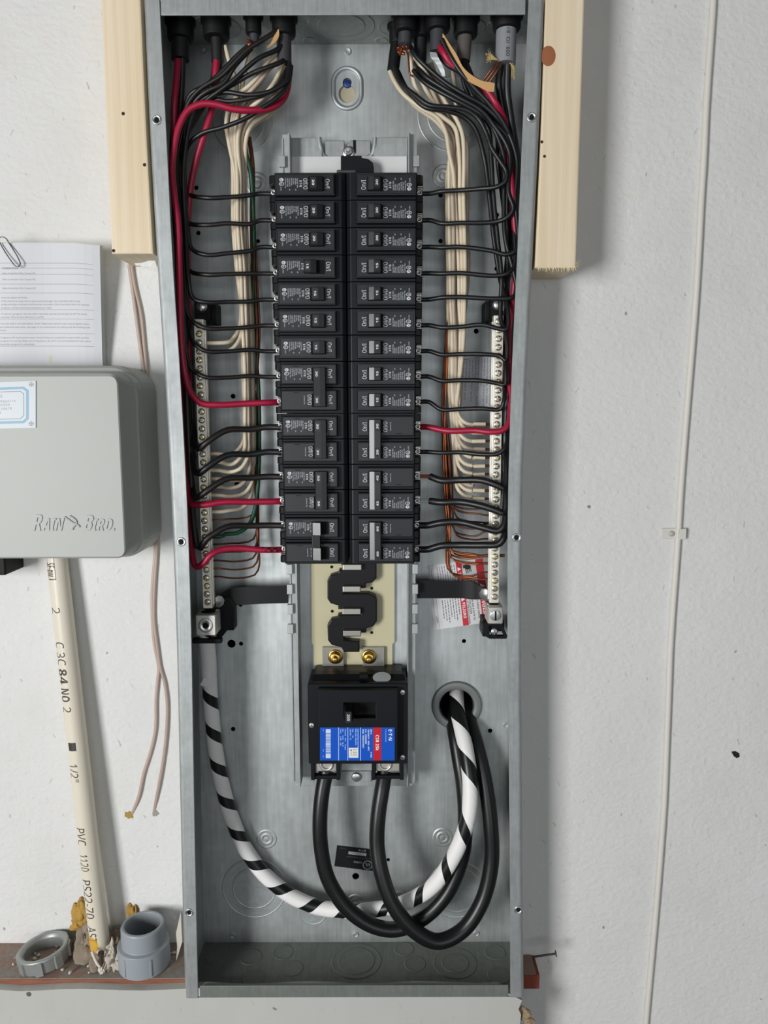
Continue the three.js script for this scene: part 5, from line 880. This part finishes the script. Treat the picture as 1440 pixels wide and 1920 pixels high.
    x.fillStyle = 'rgba(205,205,150,.5)'; x.beginPath(); x.ellipse(Xp(96), Y(664), 12, 26, 0, 0, 7); x.fill(); x.fillStyle = '#77797c'; x.font = 'italic bold 15px sans-serif'; T2('Modular Controller', 120, 686);
  });
  const bk = thing('booklet', 'stapled white instruction booklet standing behind the sprinkler controller', 'booklet', P(90, 690, 0.03));
  const lb = (g2) => { g2 = merge(g2); g2.translate(-bk.position.x, -bk.position.y, -bk.position.z); return g2; };
  const sheet = (dx, dz, th, x1) => { const N = 14, gs = [], A = (u, v) => { const px = -24 + (x1 + 24 + (v > 0.9 ? 6 : 5.5 * v)) * u, py = (456 + 6 * Math.max(0, u - 0.8) * 4 * (1 - v) + dx) + (705 - 456) * v; return P(px, py, 0.044 + dz - 0.020 * v + 0.004 * Math.sin(u * 3.0) * (1 - 0.6 * v) + 0.0018 * Math.sin(u * 9)); };
    const pos = [], uv = []; for (let i = 0; i < N; i++) for (let j = 0; j < N; j++) { const P4 = [[i, j + 1], [i + 1, j + 1], [i + 1, j], [i, j + 1], [i + 1, j], [i, j]]; for (const [a, b] of P4) { const v = A(a / N, b / N); pos.push(v.x, v.y, v.z); uv.push(a / N, 1 - b / N); } }
    const f = new THREE.BufferGeometry(); f.setAttribute('position', new THREE.Float32BufferAttribute(pos, 3)); f.setAttribute('uv', new THREE.Float32BufferAttribute(uv, 2)); f.computeVertexNormals(); return f; };
  part(bk, 'front_page', lb(sheet(0, 0.002, 0, 187)), mat(0xffffff, 0.7, 0, { map: page }), 'printed front page');
  for (let k = 0; k < 4; k++) part(bk, 'page', lb(sheet(-0.6 - k * 0.3, 0.0008 - k * 0.0012, 0, 188 + k * 1.6)), mat(0xdcdcd8, 0.8));
  const cp2 = (pts) => tube(pts.map(([a, b]) => [a, b, 0.0512]), 0.0006, 6, 7);
  one('paper_clip', 'wire paper clip over the top edge of the booklet', 'paper clip', cp2([[-8, 466], [-6, 450], [3, 444], [11, 447], [17, 456], [26, 470], [35, 486], [38, 495], [34, 500], [28, 498], [20, 488], [8, 470], [-2, 452], [-10, 440]]), mat(0x6e7072, 0.3, 0.9));
}

// ---------- pipe, fittings and debris on the ledge ----------
{
  const a = P(106, 1040, 0.031), b = P(188, 1775, 0.044), r = 0.0107, L = a.distanceTo(b);
  const tex = canvasTex(512, 2048, (x, w, h) => {
    x.fillStyle = '#ddd5c3'; x.fillRect(0, 0, w, h); for (let i = 0; i < 40; i++) { x.fillStyle = 'rgba(120,110,90,.10)'; x.fillRect(rnd() * w, rnd() * h, 3, 3 + rnd() * 40); }
    const v = (py) => { // pixel row to canvas row along the pipe
      let lo = 0, hi = 1; for (let k = 0; k < 30; k++) { const m = (lo + hi) / 2, p = a.clone().lerp(b, m).project(camera), y = (1 - p.y) / 2 * 1920; if (y < py) lo = m; else hi = m; } return lo * h; };
    x.fillStyle = '#3c3a34'; x.textBaseline = 'middle';
    const txt = (s, y0, y1, dx = 0, wt = '') => { const l = v(y1) - v(y0); x.save(); x.translate(w * 0.44 + dx, v(y0)); x.rotate(Math.PI / 2); x.font = wt + '100px sans-serif'; const m = x.measureText(s).width; x.scale(l / m, 1.15); x.fillText(s, 0, 0); x.restore(); };
    x.lineWidth = 5; x.strokeStyle = '#4a4842'; x.strokeRect(w * 0.38, v(1040), 70, v(1083) - v(1040)); txt('SF-pw', 1052, 1078, 0, 'bold ');
    txt('2', 1134, 1148); txt('C 3C', 1198, 1243); txt('84', 1248, 1278, 0, 'bold '); txt('NO', 1284, 1311, 0, 'bold '); txt('2', 1319, 1331); x.fillRect(w * 0.40, v(1386), 70, v(1401) - v(1386)); txt('1/2"', 1424, 1460);
    txt('PVC', 1543, 1577); txt('1120', 1592, 1625); txt('PS22-70', 1639, 1713); txt('AST', 1727, 1757);
    const gr = 'rgba(205,150,30,.75)'; x.fillStyle = gr; x.beginPath(); x.ellipse(w * 0.42, v(1762), 60, 46, 0, 0, 7); x.fill();
  });
  // start the seam at the back so the print (u about .44) faces the room, a little to the left
  const g = new THREE.CylinderGeometry(r, r, L, 36, 1, true, Math.PI); g.applyQuaternion(new THREE.Quaternion().setFromUnitVectors(V(0, 1, 0), a.clone().sub(b).normalize())); const mid = a.clone().lerp(b, 0.5); g.translate(mid.x, mid.y, mid.z);
  one('pvc_pipe', 'leaning cream plastic pipe printed with black characters', 'pipe', [g, cyl(b, b.clone().add(b.clone().sub(a).normalize().multiplyScalar(0.001)), r, r, 36)], mat(0xffffff, 0.4, 0, { map: tex }));

  // cast ring with lugs lying on the ledge
  const ya = sillY + 0.0003, rc = PY(83, 1788, ya + 0.010);
  const ring = thing('conduit_ring', 'grey cast metal conduit ring lying on the wood ledge', 'conduit ring', [rc.x, ya, Math.min(rc.z, 0.0465)]);
  ring.rotation.z = 0.14;
  const Ri = 0.0205, Ro = 0.0262, H = 0.017;
  part(ring, 'collar', lathe([[Ri, 0.001], [Ro - 0.001, 0], [Ro, 0.001], [Ro + 0.0005, H - 0.004], [Ro + 0.0012, H - 0.0035], [Ro + 0.0012, H - 0.0012], [Ro, H], [Ri + 0.003, H], [Ri + 0.0022, H - 0.0012], [Ri + 0.0004, H - 0.003], [Ri, H - 0.005], [Ri, 0.001]], V(0, 0, 0), V(0, 1, 0), 56), M.diecast);
  for (let i = 0; i < 8; i++) { const an = i / 8 * Math.PI * 2 + 0.2; const k = loft([[-0.0045, 0.0045, 0, H - 0.0015, 0.0008, 0], [-0.0040, 0.0040, 0.0004, H - 0.0018, 0.0008, 0.0026]], 3); k.rotateY(0); k.translate(0, 0, Ro - 0.0003); k.rotateY(an); part(ring, 'grip_lug', k, M.diecast); }
  // threaded adapter
  const ac = PY(272, 1800, ya), ad = thing('pipe_adapter', 'grey plastic threaded pipe adapter standing on the wood ledge', 'pipe adapter', [P(271, 1800, 0.052).x, ya, 0.0525]);
  const R1 = 0.0275, R2 = 0.0232, h1 = 0.0265, h2 = 0.0485, prof = [[R1 - 0.004, 0.0005], [R1 - 0.001, 0], [R1, 0.001], [R1 + 0.0006, h1 - 0.001], [R1 - 0.0006, h1], [R2 + 0.0006, h1 + 0.0004]];
  for (let k = 0; k < 10; k++) { const y = h1 + 0.001 + k * 0.0019; prof.push([R2 - 0.0011, y], [R2 + 0.0003, y + 0.0009]); }
  prof.push([R2 - 0.0006, h1 + 0.0205], [R2 - 0.0006, h2 - 0.001], [R2 - 0.0012, h2], [R2 - 0.0034, h2], [R2 - 0.0040, h2 - 0.001], [R2 - 0.0046, 0.004]);
  part(ad, 'body', lathe(prof, V(0, 0, 0), V(0, 1, 0), 56), M.pvcGrey);
  part(ad, 'inner_floor', lathe([[1e-5, 0.004], [R2 - 0.0046, 0.004]], V(0, 0, 0), V(0, 1, 0), 40), mat(0x2c2f33, 0.8));
  for (let i = 0; i < 6; i++) { const k = box(-0.0011, 0.0011, 0.003, h1 - 0.004, 0, 0.0012, 0.0004); k.translate(0, 0, R1); k.rotateY(i / 6 * Math.PI * 2 + 0.55); part(ad, 'grip_rib', k, M.pvcGrey); }
  // plaster, foam and rubble at the pipe's foot
  const lump = (c, sx, sy, sz, amp, sd) => { const k = new THREE.SphereGeometry(1, 44, 30), p = k.attributes.position; for (let i = 0; i < p.count; i++) { const v = V(p.getX(i), p.getY(i), p.getZ(i)), n = 1 + amp * (vnoise(v.x * 2.2 + 9, v.y * 2.2 + v.z * 1.7 + 9, 64, sd) - 0.5) + amp * 0.6 * (vnoise(v.x * 5 + 20, v.y * 5 + v.z * 4 + 20, 64, sd + 1) - 0.5) + amp * 0.3 * (vnoise(v.x * 13 + 20, v.y * 13 + v.z * 11 + 20, 64, sd + 2) - 0.5); p.setXYZ(i, v.x * n * sx, v.y * n * sy, v.z * n * sz); } k.computeVertexNormals(); k.translate(c.x, c.y, c.z); return k; };
  const on = (px, z, dy) => { const q = P(px, 1780, z); return V(q.x, ya + dy, z); };
  const plaster = mat(0xb9b0a2, 0.95), foam = mat(0xb08a42, 0.85), mud = mat(0x8f8272, 0.95);
  one('plaster_collar', 'crumpled grey plaster packed around the foot of the pipe', 'plaster', [lump(on(178, 0.045, 0.006), 0.014, 0.011, 0.012, 1.0, 3), lump(on(190, 0.058, 0.004), 0.009, 0.007, 0.008, 1.2, 5), lump(on(163, 0.036, 0.014), 0.010, 0.013, 0.009, 1.1, 8), lump(on(207, 0.036, 0.010), 0.010, 0.013, 0.010, 1.0, 11)], mud);
  one('plaster_chunk', 'pale broken plaster lump beside the threaded adapter', 'plaster', lump(on(211, 0.058, 0.011), 0.0105, 0.0155, 0.008, 1.2, 17), plaster);
  const fq = P(152, 1712, WZ + 0.003), f2 = P(250, 1716, WZ + 0.002);
  one('foam_patch', 'large ochre patch of dried foam on the wall behind the pipe foot', 'foam', [lump(fq, 0.008, 0.015, 0.003, 0.8, 23), lump(P(146, 1737, WZ + 0.002), 0.010, 0.006, 0.003, 0.9, 25)], foam);
  one('foam_patch', 'small ochre patch of dried foam above the threaded adapter', 'foam', lump(f2, 0.0065, 0.011, 0.0035, 0.8, 27), foam);
  one('rusty_nail', 'short rusty nail stuck in the plaster at the pipe foot', 'nail', [cyl(on(189, 0.066, 0.022), on(189, 0.066, 0.008), 0.0016, 0.0016, 10), cyl(on(189, 0.066, 0.024), on(189, 0.066, 0.022), 0.0032, 0.003, 14)], mat(0x4a3a30, 0.7, 0.4));
  one('paper_curl', 'torn strip of pale paper rolled at the pipe foot', 'paper', [tube([on(172, 0.062, 0.022), on(180, 0.066, 0.012), on(190, 0.0665, 0.004)], 0.0016, 6, 8), tube([on(208, 0.058, 0.024), on(200, 0.062, 0.012), on(192, 0.0665, 0.004)], 0.0012, 6, 8), lump(on(190, 0.0665, 0.0035), 0.004, 0.004, 0.0035, 0.8, 33)], mat(0xd8d0c2, 0.9));
  const cr = []; for (let i = 0; i < 90; i++) { const x = rr(20, 335), z = rr(0.024, 0.07), s = rr(0.0006, 0.0022); const q = on(x, z, s * 0.6); const k = new THREE.IcosahedronGeometry(s, 0); k.scale(rr(0.7, 1.5), rr(0.6, 1), rr(0.7, 1.4)); k.rotateY(rnd() * 6); k.translate(q.x, q.y, q.z); cr.push(k); }
  const cm = one('plaster_crumbs', 'white plaster crumbs scattered along the wood ledge', 'crumbs', cr, mat(0xcfc8bc, 0.95)); cm.userData.kind = 'stuff';
  const sl = [[338, 1712], [329, 1752], [331, 1778], [329, 1806], [341, 1768]].map(([x, y]) => { const q = P(x, y, 0.05); return [q.x, q.y]; }); const sg = extrude(sl, 0.003, 0.0003); sg.translate(0, 0, 0.045);
  one('plaster_sliver', 'thin pale sliver of drywall leaning against the panel box', 'plaster', sg, mat(0xc9c3b8, 0.9));
  one('drywall_nail', 'small dimpled nail head in the lower wall under the ledge', 'nail', lathe([[1e-5, 0.0003], [0.0024, 0.0004], [0.0028, 0]], P(54, 1864, 0.085)), mat(0x6a6a66, 0.6, 0.4));
}
// low-voltage wire on the wall
{
  const t = thing('bell_wire', 'pinkish two strand wire hanging down the wall past the controller', 'wire');
  const z = WZ + 0.0016, z2 = WZ + 0.0017;
  part(t, 'strand', tube([[242, 496, z], [247, 530, z], [255, 590, z], [263, 650, z], [270, 700, z + 0.001], [277, 770, z + 0.002], [284, 850, z + 0.001], [289, 920, z], [292, 990, z], [291, 1040, z], [286, 1100, z], [286, 1160, z], [290, 1210, z], [298, 1252, z], [296, 1275, z], [293, 1310, z], [292, 1365, z], [284, 1405, z], [270, 1450, z], [260, 1495, z], [247, 1527, z - 0.003]], 0.0020, 7, 8), mat(0xb8a498, 0.4));
  part(t, 'strand', tube([[247, 496, z2], [253, 535, z2], [265, 590, z2], [271, 650, z2], [276, 700, z2 + 0.001], [282, 770, z2 + 0.002], [288, 850, z2 + 0.001], [292, 920, z2], [296, 990, z2], [294, 1040, z2], [290, 1100, z2], [289, 1160, z2], [295, 1210, z2], [301, 1252, z2], [309, 1280, z2], [314, 1320, z2], [312, 1380, z2], [306, 1430, z2], [297, 1480, z2], [289, 1522, z2 - 0.003]], 0.0020, 7, 8), mat(0xb09c90, 0.4));
  const st = (px, py, s, m, lab) => { const q = P(px, py, WZ), n = 16, o = []; for (let i = 0; i < n; i++) { const a = i / n * 6.283, k = s * rr(0.55, 1.1); o.push([Math.cos(a) * k, Math.sin(a) * k]); } const g = extrude(o, 0.0008, 0.0002); g.translate(q.x, q.y, WZ); one('plaster_stain', lab, 'plaster', g, m); };
  st(242, 1528, 0.0055, mat(0xa88a4a, 0.9), 'yellow crumbled plaster where one wire strand enters the wall'); st(291, 1524, 0.0045, mat(0x9a968c, 0.9), 'grey crumbled plaster where the other wire strand enters the wall');
}
// ---------- right wall: painted cable, clip, nail, chip, block, torn drywall ----------
{
  const z = WZ + 0.0022, pts = [[1341, -60], [1336, 30], [1329, 130], [1324, 210], [1320, 300], [1315, 380], [1311, 460], [1305, 560], [1298, 650], [1289, 760], [1281, 860], [1276, 930], [1272, 1000], [1268, 1060], [1262, 1140], [1257, 1220], [1254, 1300], [1250, 1400], [1246, 1500], [1239, 1600], [1231, 1700], [1222, 1800], [1213, 1900], [1208, 1960]];
  one('wall_cable', 'thin cable painted over white running down the bare wall', 'cable', tube(pts.map(([x, y]) => [x, y, z]), 0.0031, 6, 12), mat(0xd9d6cd, 0.6));
  const c = P(1254, 1000, WZ), k = thing('cable_clip', 'small square painted clip with a nail holding the wall cable', 'clip', c);
  part(k, 'clip_body', [box(-0.0085, 0.009, -0.0058, 0.0058, 0.0001, 0.0022, 0.0008), box(0.009, 0.0165, -0.0058, 0.0058, 0.0045, 0.0062, 0.0006)], mat(0xd6d3cb, 0.6));
  part(k, 'clip_slot', box(0.0088, 0.0096, -0.0052, 0.0052, 0.0012, 0.0052), M.hole);
  part(k, 'nail_head', lathe([[0.0032, 0.0021], [0.003, 0.0034], [0.0018, 0.0042], [1e-5, 0.0042]], V(0.002, 0, 0)), mat(0xb8b6b0, 0.5, 0.2), 'domed nail head');
  const nz = 0.045; one('bent_nail', 'dark nail sticking out sideways beyond the panel box', 'nail', [cyl([1001, 1794, nz], [1042, 1788, nz], 0.0012, 0.0012, 10), cyl([1041.5, 1788, nz], [1043, 1787.8, nz], 0.0034, 0.0034, 14)], mat(0x4c4640, 0.5, 0.6));
  const e = [[1371, 1409], [1378, 1408], [1385, 1412], [1386, 1418], [1381, 1421], [1376, 1418], [1373, 1413]].map(([x, y]) => { const q = P(x, y, WZ); return [q.x, q.y]; }); const g = extrude(e.reverse(), 0.0012, 0.0003); g.translate(0, 0, WZ);
  one('dark_chip', 'small black drop-shaped chip on the bare wall', 'chip', g, mat(0x15140f, 0.8));
  const zb = 0.050, bt = P(1000, 1827, zb).y, bw = thing('wood_block', 'stub of reddish wood projecting past the corner of the panel box', 'wood block', [bx.r + 0.008, bt - 0.018, WZ + 0.0003]);
  const blk = box(bx.r + 0.0014, P(1012, 1838, zb).x, bt - 0.018, bt - 0.0008, WZ + 0.0003, zb, 0.001), cap = box(bx.r + 0.0014, P(1006, 1825, zb).x, bt - 0.0008, bt, WZ + 0.0003, zb - 0.0006, 0.0003);
  for (const q of [blk, cap]) q.translate(-bw.position.x, -bw.position.y, -bw.position.z);
  part(bw, 'block', blk, mat(0x84432f, 0.8)); part(bw, 'dusty_top', cap, mat(0x9c8376, 0.9), 'pale dusty top');
  const torn = []; for (let i = 0; i < 12; i++) { const q = P(976 + i * 1.4 + rr(0, 9), 1890 + i * 3.2, 0.078), s = rr(0.0025, 0.006); const k2 = new THREE.IcosahedronGeometry(s, 1), p = k2.attributes.position; for (let j = 0; j < p.count; j++) { const n = 0.7 + 0.6 * hash2(Math.round(p.getX(j) * 1e5), Math.round(p.getY(j) * 1e5), i); p.setXYZ(j, p.getX(j) * n * 1.1, p.getY(j) * n * 0.8, p.getZ(j) * n * 0.7); } k2.computeVertexNormals(); k2.translate(q.x, q.y, q.z); torn.push(k2); }
  one('torn_drywall', 'torn brown paper and gypsum at the broken corner of the lower wall', 'drywall', torn, mat(0xa08b70, 0.95));
}
shade(scene);
renderer.render(scene, camera);
